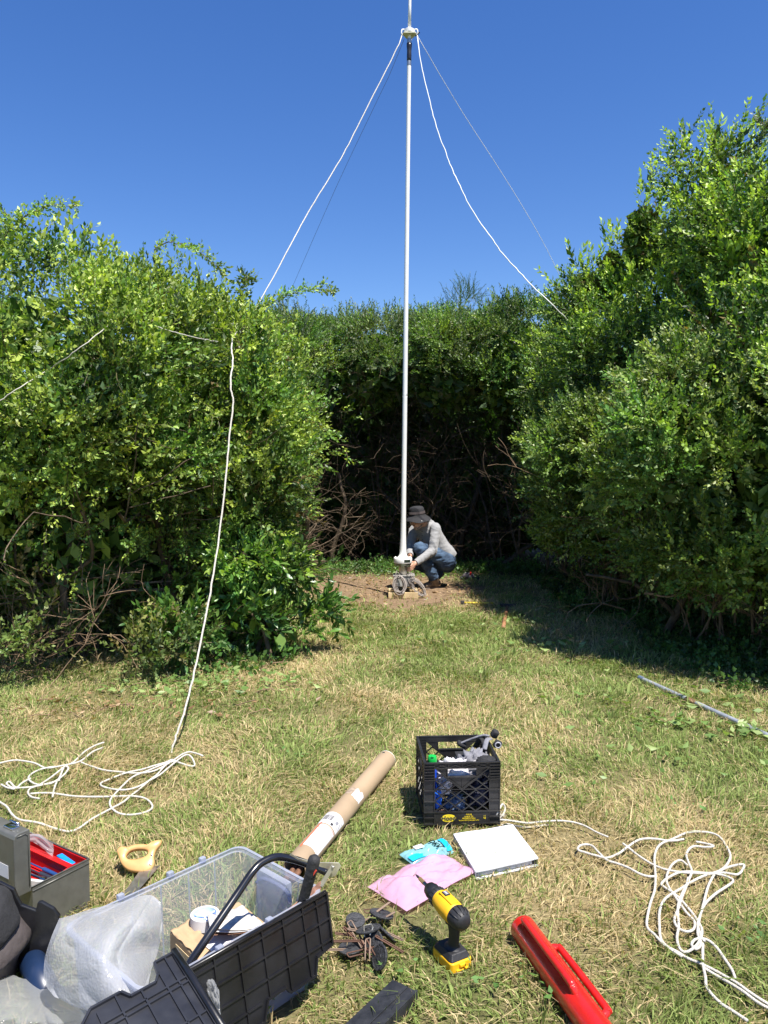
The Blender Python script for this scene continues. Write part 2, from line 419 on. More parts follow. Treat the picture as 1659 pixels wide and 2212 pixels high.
def leaf_quads(base, d, side, L, W, fold, big):
    nrm = d.cross(side).normalized(); V = []; F = []
    if not big:
        m = base + d * (L * .48)
        V = [base, m - side * W + nrm * fold * W, m - nrm * 0.0, m + side * W + nrm * fold * W, base + d * L - nrm * (0.12 * L)]
        F = [(0, 1, 4, 2), (0, 2, 4, 3)]
    else:
        rows = ((0, .10), (.3, .86), (.62, .84), (.86, .42), (1.0, .03))
        for i, (t, w) in enumerate(rows):
            c = base + d * (L * t) - nrm * (L * .22 * t * t)
            V += [c - side * W * w + nrm * fold * W * w, c, c + side * W * w + nrm * fold * W * w]
        for i in range(4):
            a = 3 * i; F += [(a, a + 1, a + 4, a + 3), (a + 1, a + 2, a + 5, a + 4)]
    return V, F
def sprig(R, n=12, length=.3, L=.05, W=.012, opp=False, droop=.25, big=False, angle=55, curl=.2, stem=.0022, bare=.1, needle=False):
    V = []; F = []; T = []; MI = []
    ph = R.random() * 6.28; cx, cy = R.uniform(-1, 1) * curl, R.uniform(-1, 1) * curl
    def pos(t): return Vector((cx * t * t * length, cy * t * t * length, length * t * (1 - .12 * t)))
    ns = 4
    for ax in (Vector((1, 0, 0)),):
        b = len(V)
        for i in range(ns):
            p = pos(i / (ns - 1)); r = stem * (1 - .7 * i / (ns - 1))
            V += [p - ax * r, p + ax * r]; T += [-1, -1]
        for i in range(ns - 1): F.append((b + 2 * i, b + 2 * i + 1, b + 2 * i + 3, b + 2 * i + 2)); MI.append(1)
    for k in range(n):
        t = bare + (1 - bare) * (k + .5) / n
        p = pos(t); tan = (pos(min(1, t + .05)) - pos(t - .05)).normalized()
        reps = 2 if opp else 1
        for q in range(reps):
            a = ph + k * 2.4 + q * PI + R.uniform(-.35, .35)
            out = Vector((math.cos(a), math.sin(a), 0)); out = (out - tan * out.dot(tan)).normalized()
            an = math.radians(angle + R.uniform(-14, 14)) * (1.0 - .45 * t)
            d = (tan * math.cos(an) + out * math.sin(an)).normalized()
            d = (d + Vector((R.uniform(-1, 1), R.uniform(-1, 1), R.uniform(-1, 1))) * .22).normalized()
            side = d.cross(tan + Vector((R.uniform(-.6, .6), R.uniform(-.6, .6), R.uniform(-.6, .6))))
            if side.length < 1e-3: side = Vector((1, 0, 0))
            side.normalize()
            s = R.uniform(.72, 1.15) * (1 - .35 * t)
            lv, lf = leaf_quads(p, d, side, L * s, W * s, R.uniform(.1, .55), big)
            b = len(V); V += lv; F += [tuple(i + b for i in f) for f in lf]; MI += [0] * len(lf)
            val = R.random(); T += [val + (1000 if t > .7 else 0)] * len(lv)
    return np.array([tuple(v) for v in V]), np.array(F), np.array(T, dtype=float), np.array(MI)

def frames(D, up=None):
    "rotation matrices (N,3,3) whose z column is D, random spin"
    n = len(D); D = D / np.linalg.norm(D, axis=1, keepdims=True)
    a = RNG.normal(size=(n, 3)); x = a - D * (a * D).sum(1, keepdims=True); x /= np.linalg.norm(x, axis=1, keepdims=True)
    y = np.cross(D, x)
    return np.stack([x, y, D], 2)

def scatter(tmpls, pos, dirs, scale, pal, palw, young=None, youngp=0.0):
    "place template sprigs -> co, faces, tint, matidx"
    n = len(pos); M = frames(dirs); pick = RNG.integers(0, len(tmpls), n)
    CO = []; FA = []; TI = []; MI = []; base = 0
    pal = np.array(pal); palw = np.array(palw, float); palw /= palw.sum()
    for k, (V, F, T, mi) in enumerate(tmpls):
        idx = np.where(pick == k)[0]
        if len(idx) == 0: continue
        m = len(idx)
        co = np.einsum('nij,vj->nvi', M[idx], V) * scale[idx][:, None, None] + pos[idx][:, None, :]
        CO.append(co.reshape(-1, 3))
        FA.append((F[None] + (np.arange(m) * len(V))[:, None, None] + base).reshape(-1, 4)); base += m * len(V)
        MI.append(np.tile(mi, m))
        # sprig colour + leaf value
        sc = pal[RNG.choice(len(pal), m, p=palw)] * (0.85 + 0.3 * RNG.random((m, 1)))
        pv = np.array([(noise.noise(Vector((q[0] * 1.9, q[1] * 1.9, q[2] * 1.9))), noise.noise(Vector((q[0] * 3.1 + 9, q[1] * 3.1, q[2] * 3.1)))) for q in pos[idx]])
        sc = sc * (1 + .9 * pv[:, :1]) * (1 + pv[:, 1:] * np.array([[.40, .10, -.2]]))
        ti = np.repeat(sc[:, None, :], len(V), 1)
        tip = T >= 1000; val = np.where(tip, T - 1000, T)
        fac = 0.72 + 0.56 * val
        ti = ti * fac[None, :, None]
        if young is not None:
            yp = youngp[idx] if hasattr(youngp, '__len__') else np.full(m, youngp)
            msk = (RNG.random(m) < yp)[:, None] & (tip[None, :] | (RNG.random(m) < .5)[:, None])
            yc = np.array(young)[None, None, :] * fac[None, :, None]
            ti = np.where(msk[:, :, None], yc, ti)
        ti[:, T < 0] = STEMC
        TI.append(ti.reshape(-1, 3))
    return np.concatenate(CO), np.concatenate(FA), np.concatenate(TI), np.concatenate(MI)

def ell_surface(E, n):
    "area-weighted random points + normals over ellipsoids E=[(c,r)]"
    A = np.array([(r[0] * r[1] + r[1] * r[2] + r[0] * r[2]) for c, r in E]); A = A / A.sum()
    pk = RNG.choice(len(E), n, p=A)
    c = np.array([e[0] for e in E])[pk]; r = np.array([e[1] for e in E])[pk]
    u = RNG.normal(size=(n, 3)); u /= np.linalg.norm(u, axis=1, keepdims=True)
    nr = u / r; nr /= np.linalg.norm(nr, axis=1, keepdims=True)
    return c + u * r, nr
def inside(p, E, k=1.0):
    o = np.zeros(len(p), bool)
    for c, r in E: o |= (((p - np.array(c)) / (np.array(r) * k)) ** 2).sum(1) < 1
    return o
CAMP = np.array((0, 0, 1.6))
def facing(p, nr):
    v = CAMP - p; v /= np.linalg.norm(v, axis=1, keepdims=True)
    return ((v * nr).sum(1) > -0.35) | (nr[:, 2] > .25)

def crown(name, parent, E, tm, n, pal, palw, young=None, ytop=0.0, lump=.28, nl=60, lumpv=.7, up=.75, smin=.75, smax=1.25, fill=0, fillsize=.09, mats=None, zmin=.04, gaps=0.22, top=0, toptm=None, topzone=None, clampx=None, hollow=None, sprays=0, sprayl=.6):
    lump *= 1.2; nl = int(nl * .62)
    lp, ln = ell_surface(E, nl)
    keep = ~inside(lp, E, .86) & (lp[:, 2] > zmin + .05)
    lp = lp[keep]; ln = ln[keep]
    lr = lump * (1 + lumpv * RNG.uniform(-1, 1, len(lp)))
    lumps = [(lp[i] - ln[i] * lr[i] * .35, np.array((lr[i], lr[i], lr[i] * .8))) for i in range(len(lp))]
    P1, N1 = ell_surface(lumps, int(n * .9 * 2.1)); P2, N2 = ell_surface(E, int(n * .1 * 2.1))
    Pp = np.concatenate([P1, P2]); Nn = np.concatenate([N1, N2])
    k = facing(Pp, Nn) & ~inside(Pp, E, .90) & (Pp[:, 2] > zmin)
    if gaps:
        g = np.array([noise.noise(Vector((p[0] * 2.2, p[1] * 2.2, p[2] * 2.2))) for p in Pp]); k &= ~((g < -gaps) & (RNG.random(len(Pp)) < .85))
    if hollow:
        for (hc, hr, pr) in hollow:
            k &= ~((((Pp - np.array(hc)) / np.array(hr)) ** 2).sum(1) < 1) | (RNG.random(len(Pp)) > pr)
    if clampx: k &= (Pp[:, 0] > clampx[0]) & (Pp[:, 0] < clampx[1])
    Pp = Pp[k]; Nn = Nn[k]; sh = RNG.permutation(len(Pp))[:n]; Pp = Pp[sh]; Nn = Nn[sh]
    Pp = Pp - Nn * RNG.random((len(Pp), 1)) * .16
    D = Nn + RNG.normal(size=Nn.shape) * .55; D[:, 2] += up
    Sc = RNG.uniform(smin, smax, len(Pp))
    zt = max(c[2] + r[2] for c, r in E); zb = min(c[2] - r[2] for c, r in E)
    yp = ytop * np.clip((Pp[:, 2] - zb) / (zt - zb), 0, 1) ** 2.2 + .03
    parts = [scatter(tm, Pp, D, Sc, pal, palw, young, yp)]
    if top:
        tp, tn = ell_surface(E, top * 12); kk = (tn[:, 2] > .55) & ~inside(tp, E, .97)
        if topzone is not None: kk &= topzone(tp)
        tp = tp[kk][:top]; tn = tn[kk][:top]
        D = tn * .35 + RNG.normal(size=tn.shape) * .28; D[:, 2] += 1.0
        parts.append(scatter(toptm or tm, tp, D, RNG.uniform(.7, 1.45, len(tp)), pal, palw, young, np.full(len(tp), max(.2, ytop))))
    if sprays:
        q_, n_q = ell_surface(E, sprays * 30); kk = facing(q_, n_q) & ~inside(q_, E, .97) & (q_[:, 2] > zmin + .5) & (n_q[:, 1] < .4)
        q_ = q_[kk][:sprays]; n_q = n_q[kk][:sprays]; sp, sd2 = [], []
        for p0_, nn in zip(q_, n_q):
            dd_ = Vector(nn) * .8 + Vector((rnd.gauss(0, .6), rnd.gauss(-.1, .3), rnd.uniform(.1, .8))); dd_.normalize(); Ls = sprayl * rnd.uniform(.5, 1.25); dr = rnd.uniform(.25, .75)
            for i in range(13):
                t = i / 12; sp.append(tuple(Vector(p0_) + dd_ * Ls * t - Vector((0, 0, dr * Ls * t * t)))); tg = dd_ - Vector((0, 0, 2 * dr * t)); sd2.append(tuple(tg * .8 + Vector((rnd.gauss(0, .45), rnd.gauss(0, .45), rnd.gauss(.25, .4)))))
        parts.append(scatter(T_MINI, np.array(sp), np.array(sd2), RNG.uniform(.6, 1.0, len(sp)), [pal[1], pal[2]], [1, 1], young or GY, np.full(len(sp), .5)))
    if fill:
        q = RNG.uniform(-1, 1, (fill * 3, 3)); q = q[(q ** 2).sum(1) < 1][:fill]
        pk = RNG.integers(0, len(E), len(q)); c = np.array([e[0] for e in E])[pk]; r = np.array([e[1] for e in E])[pk]
        fp = c + q * r * .72; fp = fp[fp[:, 2] > .05]
        m = len(fp); d1 = RNG.normal(size=(m, 3)); d1 /= np.linalg.norm(d1, axis=1, keepdims=True)
        a = RNG.normal(size=(m, 3)); d2 = np.cross(d1, a); d2 /= np.linalg.norm(d2, axis=1, keepdims=True)
        L = fillsize
        co = np.stack([fp - d1 * L, fp - d2 * L * .5, fp + d1 * L, fp + d2 * L * .5], 1).reshape(-1, 3)
        fa = np.arange(m * 4).reshape(-1, 4); pc = np.array(pal)[RNG.integers(0, len(pal), m)]
        parts.append((co, fa, np.repeat(pc, 4, 0), np.zeros(m, int)))
    CO = []; FA = []; TI = []; MI = []; b = 0
    for (co, fa, ti, mi) in parts:
        CO.append(co); FA.append(fa + b); TI.append(ti); MI.append(mi); b += len(co)
    loc = np.array(parent.location) if parent is not None else None
    co = np.concatenate(CO)
    co[:, 2] = np.maximum(co[:, 2], .004)
    if loc is not None: co = co - loc
    o = fast_mesh(name, co, np.concatenate(FA), np.concatenate(TI), mats or [LEAF, LEAF], np.concatenate(MI), parent)
    print(name, parent.name if parent else '', 'quads', len(o.data.polygons))
    return o

def grow(mb, p, d, r, length, depth, R, wig=.25, up=.0, split=3, shrink=.62, n=5, sides=5, rmin=.0022, kink=.5):
    "recursive twisting branch"
    pts = [Vector(p)]; rs = [r]; d = Vector(d).normalized(); seg = length / n
    for i in range(n):
        d = (d + Vector((R.gauss(0, wig), R.gauss(0, wig), R.gauss(0, wig) + up))).normalized()
        q = pts[-1] + d * seg
        if q.z < .02: q.z = .02; d.z = abs(d.z)
        pts.append(q); rs.append(max(rmin, r * (1 - .45 * (i + 1) / n)))
    mb.tube(pts, rs, sides if depth > 1 else max(3, sides - 2), cap=False)
    if depth <= 0: return
    for k in range(split):
        i = R.randint(1, n); q = pts[i]
        dd = (pts[i] - pts[i - 1]).normalized()
        s = Vector((R.gauss(0, 1), R.gauss(0, 1), R.gauss(0, 1))); s = (s - dd * s.dot(dd)).normalized()
        nd = (dd * (1 - kink * .5) + s * kink * R.uniform(.7, 1.4)).normalized()
        grow(mb, q, nd, max(rmin, rs[i] * shrink), length * R.uniform(.5, .85), depth - 1, R, wig, up, split, shrink, n, sides, rmin, kink)

R0 = random.Random(21)
T_SMALL = [sprig(R0, n=11, length=.24, L=.056, W=.0155, opp=False) for _ in range(10)]
T_MED = [sprig(R0, n=12, length=.30, L=.064, W=.0175, opp=False, angle=60) for _ in range(10)]
T_OPP = [sprig(R0, n=8, length=.30, L=.056, W=.017, opp=True, angle=62) for _ in range(8)]
T_FINE = [sprig(R0, n=16, length=.34, L=.050, W=.0105, angle=42, curl=.12) for _ in range(8)]
T_YOUNG = [sprig(R0, n=16, length=.34, L=.10, W=.023, angle=48, curl=.12, droop=.1) for _ in range(6)]
T_BIG = [sprig(R0, n=10, length=.36, L=.125, W=.027, angle=55, curl=.35, big=True, stem=.003) for _ in range(8)]
T_MINI = [sprig(R0, n=6, length=.14, L=.055, W=.0155, angle=62) for _ in range(8)]
T_CEDAR = [sprig(R0, n=34, length=.34, L=.045, W=.0035, angle=34, curl=.25) for _ in range(8)]

G1, G2, G3, G4 = (.070, .138, .026), (.120, .210, .038), (.215, .315, .070), (.036, .080, .020)
GY = (.34, .43, .075); GYB = (.38, .52, .08); SIL = (.155, .20, .105); BRZ = (.16, .115, .045)

def shrub(kind, label, cat, loc, E, group=None, seed=1, trunks=3, trunk_r=.02, spread=.35, th=1.2, depth=3, mats=None, barkmat=None, **kw):
    root = thing(kind, label, cat, loc, 0, group)
    crown('crown', root, E, mats=mats, **kw)
    if trunks:
        R = random.Random(seed); mb = MB(); L = Vector(loc)
        for i in range(trunks):
            a = R.uniform(0, 6.28); b = Vector((math.cos(a), math.sin(a), 0)) * R.uniform(.05, spread)
            e = E[R.randrange(len(E))][0]
            d = (Vector(e) - L - b); d.z = abs(d.z) + .8; d.normalize()
            grow(mb, b + Vector((0, 0, 0)), d, trunk_r * R.uniform(.7, 1.3), th * R.uniform(.8, 1.2), depth, R, .16, .03, 3, .6, 6, 6, kink=.55)
        mb.build('trunk', barkmat or BARK, root, smooth=True)
    return root

# ---- left side of the clearing
shrub('rambling_shrub', 'big light green rambling shrub with arching shoots, at the far left of the lawn', 'shrub', (-2.75, 6.5, 0),
      [((-2.85, 6.35, 2.15), (1.2, 1.05, 1.12)), ((-3.4, 6.2, 1.5), (.9, .8, 1.0)), ((-2.25, 6.15, 2.0), (.7, .75, .85)), ((-2.7, 6.5, .9), (1.0, .7, .8))],
      n=6200, tm=T_SMALL + T_MED, pal=[G1, G2, G3, G4, GY], palw=[2, 4, 3, .8, .9], young=GY, ytop=.55, nl=190, lump=.26, fill=6500, top=130, toptm=T_MED, sprays=46, seed=2, trunks=6, th=1.3, zmin=.15,
      hollow=[((-2.25, 5.55, .68), (.95, .85, .66), .95)])
shrub('honeysuckle_shrub', 'bushy mid green shrub that the hanging white rope runs down in front of', 'shrub', (-1.7, 7.1, 0),
      [((-1.75, 6.95, 2.0), (.85, .95, 1.02)), ((-1.38, 6.75, 1.5), (.52, .6, .8)), ((-1.75, 7.0, .9), (.75, .6, .7))],
      n=4600, tm=T_SMALL + T_OPP, pal=[G1, G2, G3, G4, GY, BRZ], palw=[2, 4, 3, .8, .7, .25], young=GY, ytop=.45, nl=150, lump=.24, fill=5000, top=80, toptm=T_MED, sprays=34, seed=3, trunks=6, th=1.2, zmin=.15,
      hollow=[((-1.75, 6.2, .68), (.65, .75, .68), .95)])
shrub('clipped_hedge_shrub', 'shrub at the left edge of the clearing with bare brown twigs low down', 'shrub', (-1.3, 8.2, 0),
      [((-1.40, 7.6, 1.85), (.58, 1.0, 1.0)), ((-1.36, 7.3, 1.2), (.5, .7, .7))],
      n=3000, tm=T_SMALL + T_OPP, pal=[G1, G2, G3, G4], palw=[2, 4, 3, 1], young=GY, ytop=.4, nl=110, lump=.2, fill=3000, top=60, toptm=T_MED, sprays=14, sprayl=.4, seed=4, trunks=5, th=1.2, zmin=.5)
shrub('clipped_hedge_shrub', 'shrub with dead lower twigs, deep along the left side of the clearing', 'shrub', (-1.75, 10.0, 0),
      [((-1.78, 9.6, 1.95), (.7, 1.4, 1.25))],
      n=2400, tm=T_SMALL + T_FINE, pal=[G1, G2, G3, G4], palw=[2, 4, 2, 1], young=GY, ytop=.3, nl=110, lump=.22, fill=4200, top=80, toptm=T_FINE, seed=5, trunks=5, th=1.2, zmin=.9)
shrub('laurel_bush', 'low bush with large glossy drooping leaves at the left hedge corner', 'bush', (-1.0, 6.45, 0),
      [(tuple(P(392, 1355, 5.95)), (.17, .14, .20)), (tuple(P(545, 1210, 6.25)), (.2, .2, .12)), (tuple(P(620, 1240, 6.35)), (.13, .16, .12)), (tuple(P(525, 1335, 6.1)), (.18, .16, .13)), (tuple(P(615, 1370, 6.2)), (.15, .16, .13)), (tuple(P(670, 1320, 6.35)), (.10, .14, .07)), (tuple(P(470, 1230, 6.2)), (.12, .12, .12)), (tuple(P(470, 1380, 6.05)), (.14, .12, .10))],
      n=430, tm=T_BIG, pal=[(.055, .125, .025), (.085, .175, .032), (.16, .26, .05)], palw=[2, 3, 1.5], young=(.24, .35, .07), ytop=.5, gaps=.12, nl=60, lump=.10, up=-.15, smin=.5, smax=.9, fill=60, seed=6, trunks=4, th=.6, depth=2, mats=[LEAF_GLOSSY, LEAF], zmin=.06)
shrub('bramble', 'low tangle of bramble stems and pale leaves at the foot of the far left hedge', 'bush', (-2.75, 5.6, 0),
      [((-2.85, 5.75, .42), (.62, .35, .45)), ((-2.2, 5.75, .2), (.5, .3, .26)), ((-1.75, 5.9, .16), (.4, .25, .2))],
      n=430, tm=T_SMALL + T_MED, pal=[(.12, .17, .04), (.17, .23, .06), (.20, .17, .07), (.24, .29, .09)], palw=[2, 3, 1, 1], nl=40, lump=.14, fill=0, seed=8, trunks=14, trunk_r=.004, spread=.7, th=.6, depth=2, barkmat=TWIG, zmin=.03)
# ---- back of the clearing
bk = dict(cat='shrub', n=2500, young=SIL, ytop=.35, nl=90, lump=.24, fill=3200, fillsize=.12, top=130, toptm=T_FINE, trunks=4, th=1.6, zmin=2.9)
def back(label, x, y, z, rx, ry, rz, seed, tm=T_SMALL + T_FINE, pal=(G1, G2, SIL, G4, G3), palw=(2, 3, 2, 1, 1.5), **kw):
    k = dict(bk); k.update(kw); c = k.pop('cat')
    return shrub('olive_shrub', label, c, (x, y + .4, 0), [((x, y, z), (rx, ry, rz))], seed=seed, tm=tm, pal=list(pal), palw=list(palw), **k)
back('grey green shrub with upright shoots, left of the white mast', -1.55, 12.0, 2.95, .95, .9, .75, 31)
back('grey green shrub with upright silvery shoots directly behind the white mast', -.05, 12.3, 3.05, .95, 1.0, .75, 32)
back('grey green back shrub between the white mast and the dark cedar', .95, 12.2, 2.95, .75, 1.0, .78, 33, ytop=.2)
back('dark bushy shrub in the back right corner of the clearing', 2.0, 11.8, 3.0, .8, 1.1, .95, 34, tm=T_SMALL + T_OPP, pal=(G1, G2, G4, G3), palw=(2, 3, 2, 1), ytop=.1, zmin=2.5)
shrub('cedar_tree', 'dark green feathery cedar poking above the back hedge right of the mast', 'tree', (1.3, 12.9, 0),
      [((1.32, 12.7, 3.55), (.42, .42, .75)), ((1.3, 12.7, 2.9), (.6, .5, .6))], n=1100, tm=T_CEDAR, pal=[(.035, .085, .022), (.05, .11, .025), (.07, .14, .03)], palw=[2, 3, 1], nl=50, lump=.2, up=.6, fill=500, top=40, toptm=T_CEDAR, trunks=1, trunk_r=.05, spread=.05, th=2.6, depth=1, seed=41, zmin=2)
# ---- right side of the clearing
rt = dict(young=GYB, tm=T_MED + T_OPP, pal=[G1, G2, G4, G3, BRZ], palw=[3, 3.5, 2, 1.5, .2])
def right(kind, label, loc, E, seed, **kw):
    k = dict(rt); k.update(kw)
    return shrub(kind, label, 'shrub', loc, E, seed=seed, **k)
right('privet_shrub', 'tall dark shrub deep in the right hedge where the thick white rope ends', (2.55, 10.6, 0),
      [((2.75, 10.3, 2.3), (.85, 1.2, 1.3)), ((2.45, 9.9, 1.9), (.55, .8, .8))], 51, n=3000, ytop=.5, nl=120, lump=.24, fill=4200, top=70, toptm=T_FINE, trunks=5, th=1.1, zmin=.8)
right('cherry_shrub', 'tall shrub with bright yellow green top leaves, middle of the right hedge', (2.85, 8.8, 0),
      [((3.0, 8.6, 2.45), (.82, 1.1, 1.25)), ((3.45, 8.0, 2.6), (.75, .9, 1.0)), (tuple(P(1388, 515, 8.3)), (.22, .22, .42)), (tuple(P(1470, 545, 8.2)), (.2, .2, .38)), (tuple(P(1268, 640, 8.8)), (.2, .2, .35)), (tuple(P(1320, 600, 8.6)), (.16, .16, .35))], 52, sprays=22, n=4200, ytop=.95, nl=150, lump=.25, fill=5200, top=150, toptm=T_YOUNG, trunks=6, th=1.2, zmin=.8)
right('cherry_shrub', 'tallest shrub, yellow green shoot tips against the sky at the right edge', (3.25, 7.0, 0),
      [((3.35, 6.9, 2.2), (.85, 1.1, 1.3)), ((3.5, 6.0, 2.1), (.75, .8, 1.15)), (tuple(P(1555, 435, 7.3)), (.2, .2, .42)), (tuple(P(1525, 490, 7.2)), (.22, .22, .35)), (tuple(P(1645, 500, 6.6)), (.2, .2, .35))], 53, sprays=26, n=4600, ytop=.7, nl=150, lump=.26, fill=5200, top=130, toptm=T_YOUNG, trunks=6, th=1.1, zmin=.8, gaps=.2)
right('leafy_shrub', 'sunlit round leaved shrub bulging over the dark gap behind the squatting man', (2.55, 8.5, 0),
      [((2.46, 8.2, 1.42), (.72, 1.3, .86)), ((2.42, 9.2, 1.8), (.5, .8, .6))], 54, sprays=20, sprayl=.45, n=3300, tm=T_OPP + T_SMALL, pal=[G2, G3, (.16, .22, .06), G1], palw=[3, 3, 1.5, 1], young=(.30, .36, .14), ytop=.25, nl=100, lump=.2, fill=2600, trunks=6, trunk_r=.010, th=1.0, zmin=.42, barkmat=TWIG)
right('leafy_shrub', 'sunlit round leaved shrub above the bare fanned stems on the right', (2.9, 6.7, 0),
      [((2.72, 6.5, 1.5), (.8, .95, .98)), ((3.1, 5.6, 1.4), (.6, .6, 1.05))], 55, sprays=24, sprayl=.5, n=3800, tm=T_OPP + T_SMALL, pal=[G2, G3, (.16, .22, .06), G1], palw=[3, 3, 1.5, 1], young=(.30, .36, .14), ytop=.3, nl=110, lump=.2, fill=2800, trunks=8, trunk_r=.010, th=1.0, zmin=.42, barkmat=TWIG)

# ---- dead brush under the overhang
def brush(label, loc, n, box, seed, cat='dead shrub', r=.007, L=.7, depth=2, m=None, tr=2):
    R = random.Random(seed); mb = MB(); x0, x1, y0, y1, z0, z1 = box
    root = thing('dead_brush', label, cat, loc)
    for i in range(n):
        p = (R.uniform(x0, x1) - loc[0], R.uniform(y0, y1) - loc[1], R.uniform(z0, z1))
        grow(mb, p, (R.gauss(0, 1), R.gauss(-.35, .6), R.gauss(.1, .7)), r * R.uniform(.5, 1.6), L * R.uniform(.5, 1.3), depth, R, .26, 0, 3, .6, 5, 3, .0016, .8)
    mb.build('twigs', m or TWIG, root)
    if tr:
        mt = MB()
        for i in range(tr):
            grow(mt, (R.uniform(x0, x1) - loc[0], R.uniform(y0, y1) - loc[1], 0), (R.uniform(-.5, .5), R.uniform(-.4, 0), 1), R.uniform(.03, .055), 1.5, 3, R, .2, .02, 2, .6, 7, 7, .004, .7)
        mt.build('trunk', BARK, root, smooth=True)
    return root
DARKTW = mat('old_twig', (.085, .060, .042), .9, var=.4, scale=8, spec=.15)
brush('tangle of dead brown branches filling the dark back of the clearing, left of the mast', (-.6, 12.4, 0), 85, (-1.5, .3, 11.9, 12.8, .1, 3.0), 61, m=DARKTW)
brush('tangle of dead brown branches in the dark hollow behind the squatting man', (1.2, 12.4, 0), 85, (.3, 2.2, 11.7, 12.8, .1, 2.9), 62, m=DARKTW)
brush('bare clipped twigs at the right hand end of the left hedge', (-1.15, 8.4, 0), 60, (-1.35, -1.0, 7.2, 10.0, .15, 1.9), 63, r=.005, L=.34, tr=1)
brush('fan of bare grey stems low under the right hedge', (2.6, 7.2, 0), 26, (2.1, 2.9, 6.2, 9.0, .15, .95), 64, r=.007, L=.6, tr=1)
brush('bare woody stems in the shaded hollow of the left hedge', (-2.1, 6.5, 0), 40, (-2.8, -1.5, 6.1, 6.8, .2, 1.3), 65, r=.006, L=.55, tr=4)

# ---- deep thicket behind everything and ground vines (nobody could count them)
def thicket():
    E = [((1.9, 13.5, .8), (1.6, .8, 1.1)), ((-1.0, 13.6, .8), (1.6, .8, 1.1)), ((3.4, 9.2, .9), (1.1, 2.6, 1.0)), ((3.9, 6.3, .8), (.9, 1.6, 1.0)), ((-2.4, 8.6, .9), (1.0, 2.0, .9)), ((-4.5, 8.5, 1.2), (1.9, 2.6, 1.7)), ((-3.2, 11.6, 1.6), (1.7, 2.4, 1.5)), ((0, 14.3, 1.8), (4.4, 1.5, 2.5)), ((-2.2, 12.6, 1.9), (1.5, 1.5, 2.0)), ((2.9, 12.6, 1.7), (1.4, 1.6, 2.2)), ((.3, 13.6, .6), (3.2, .9, 1.0)), ((4.0, 12.4, 1.8), (1.9, 2.6, 1.9)), ((4.6, 8.5, 1.8), (1.2, 2.8, 2.0))]
    o = crown('thicket', None, E, T_MED, 2500, [G4, G1], [1, 1], fill=120000, fillsize=.16, nl=120, lump=.3, zmin=.05)
    tag(o, 'dense wild thicket continuing behind the hedges', 'thicket', kind='stuff')
thicket()
def vines():
    pos = []; 
    def area(n, f):
        k = 0
        while k < n:
            p = f()
            if p is None: continue
            pos.append(p); k += 1
    R = random.Random(77)
    def a1():
        y = R.uniform(5.2, 11.5); x = R.uniform(1.75, 3.6)
        if x < 2.45 - .02 * (y - 5) + .25 * nz(x, y, 2, 4) - (0.35 if y > 8 else 0): return None
        return (x, y, 0.0)
    def a2():
        return (R.uniform(-1.1, 2.4), R.uniform(10.9, 12.2) - .35 * nz(0, R.random() * 3, 1), 0.0)
    def a3():
        y = R.uniform(5.7, 10.5); return (-1.15 - .6 * R.random() + (.35 if y < 7 else 0), y, 0.0)
    area(2100, a1); area(900, a2); area(420, a3)
    pos = np.array(pos); n = len(pos); D = RNG.normal(size=(n, 3)); D[:, 2] = np.abs(D[:, 2]) * .5 + .35
    T = [sprig(R0, n=7, length=.16, L=.05, W=.021, angle=70) for _ in range(6)]
    co, fa, ti, mi = scatter(T, pos, D, RNG.uniform(.6, 1.35, n), [(.05, .11, .025), (.07, .15, .03), (.10, .19, .04)], [2, 3, 1])
    co[:, 2] = np.maximum(co[:, 2], .004)
    o = fast_mesh('ground_cover', co, fa, ti, [LEAF], None)
    tag(o, 'low leafy vines creeping over the ground under the hedges', 'vines', kind='stuff')
vines()
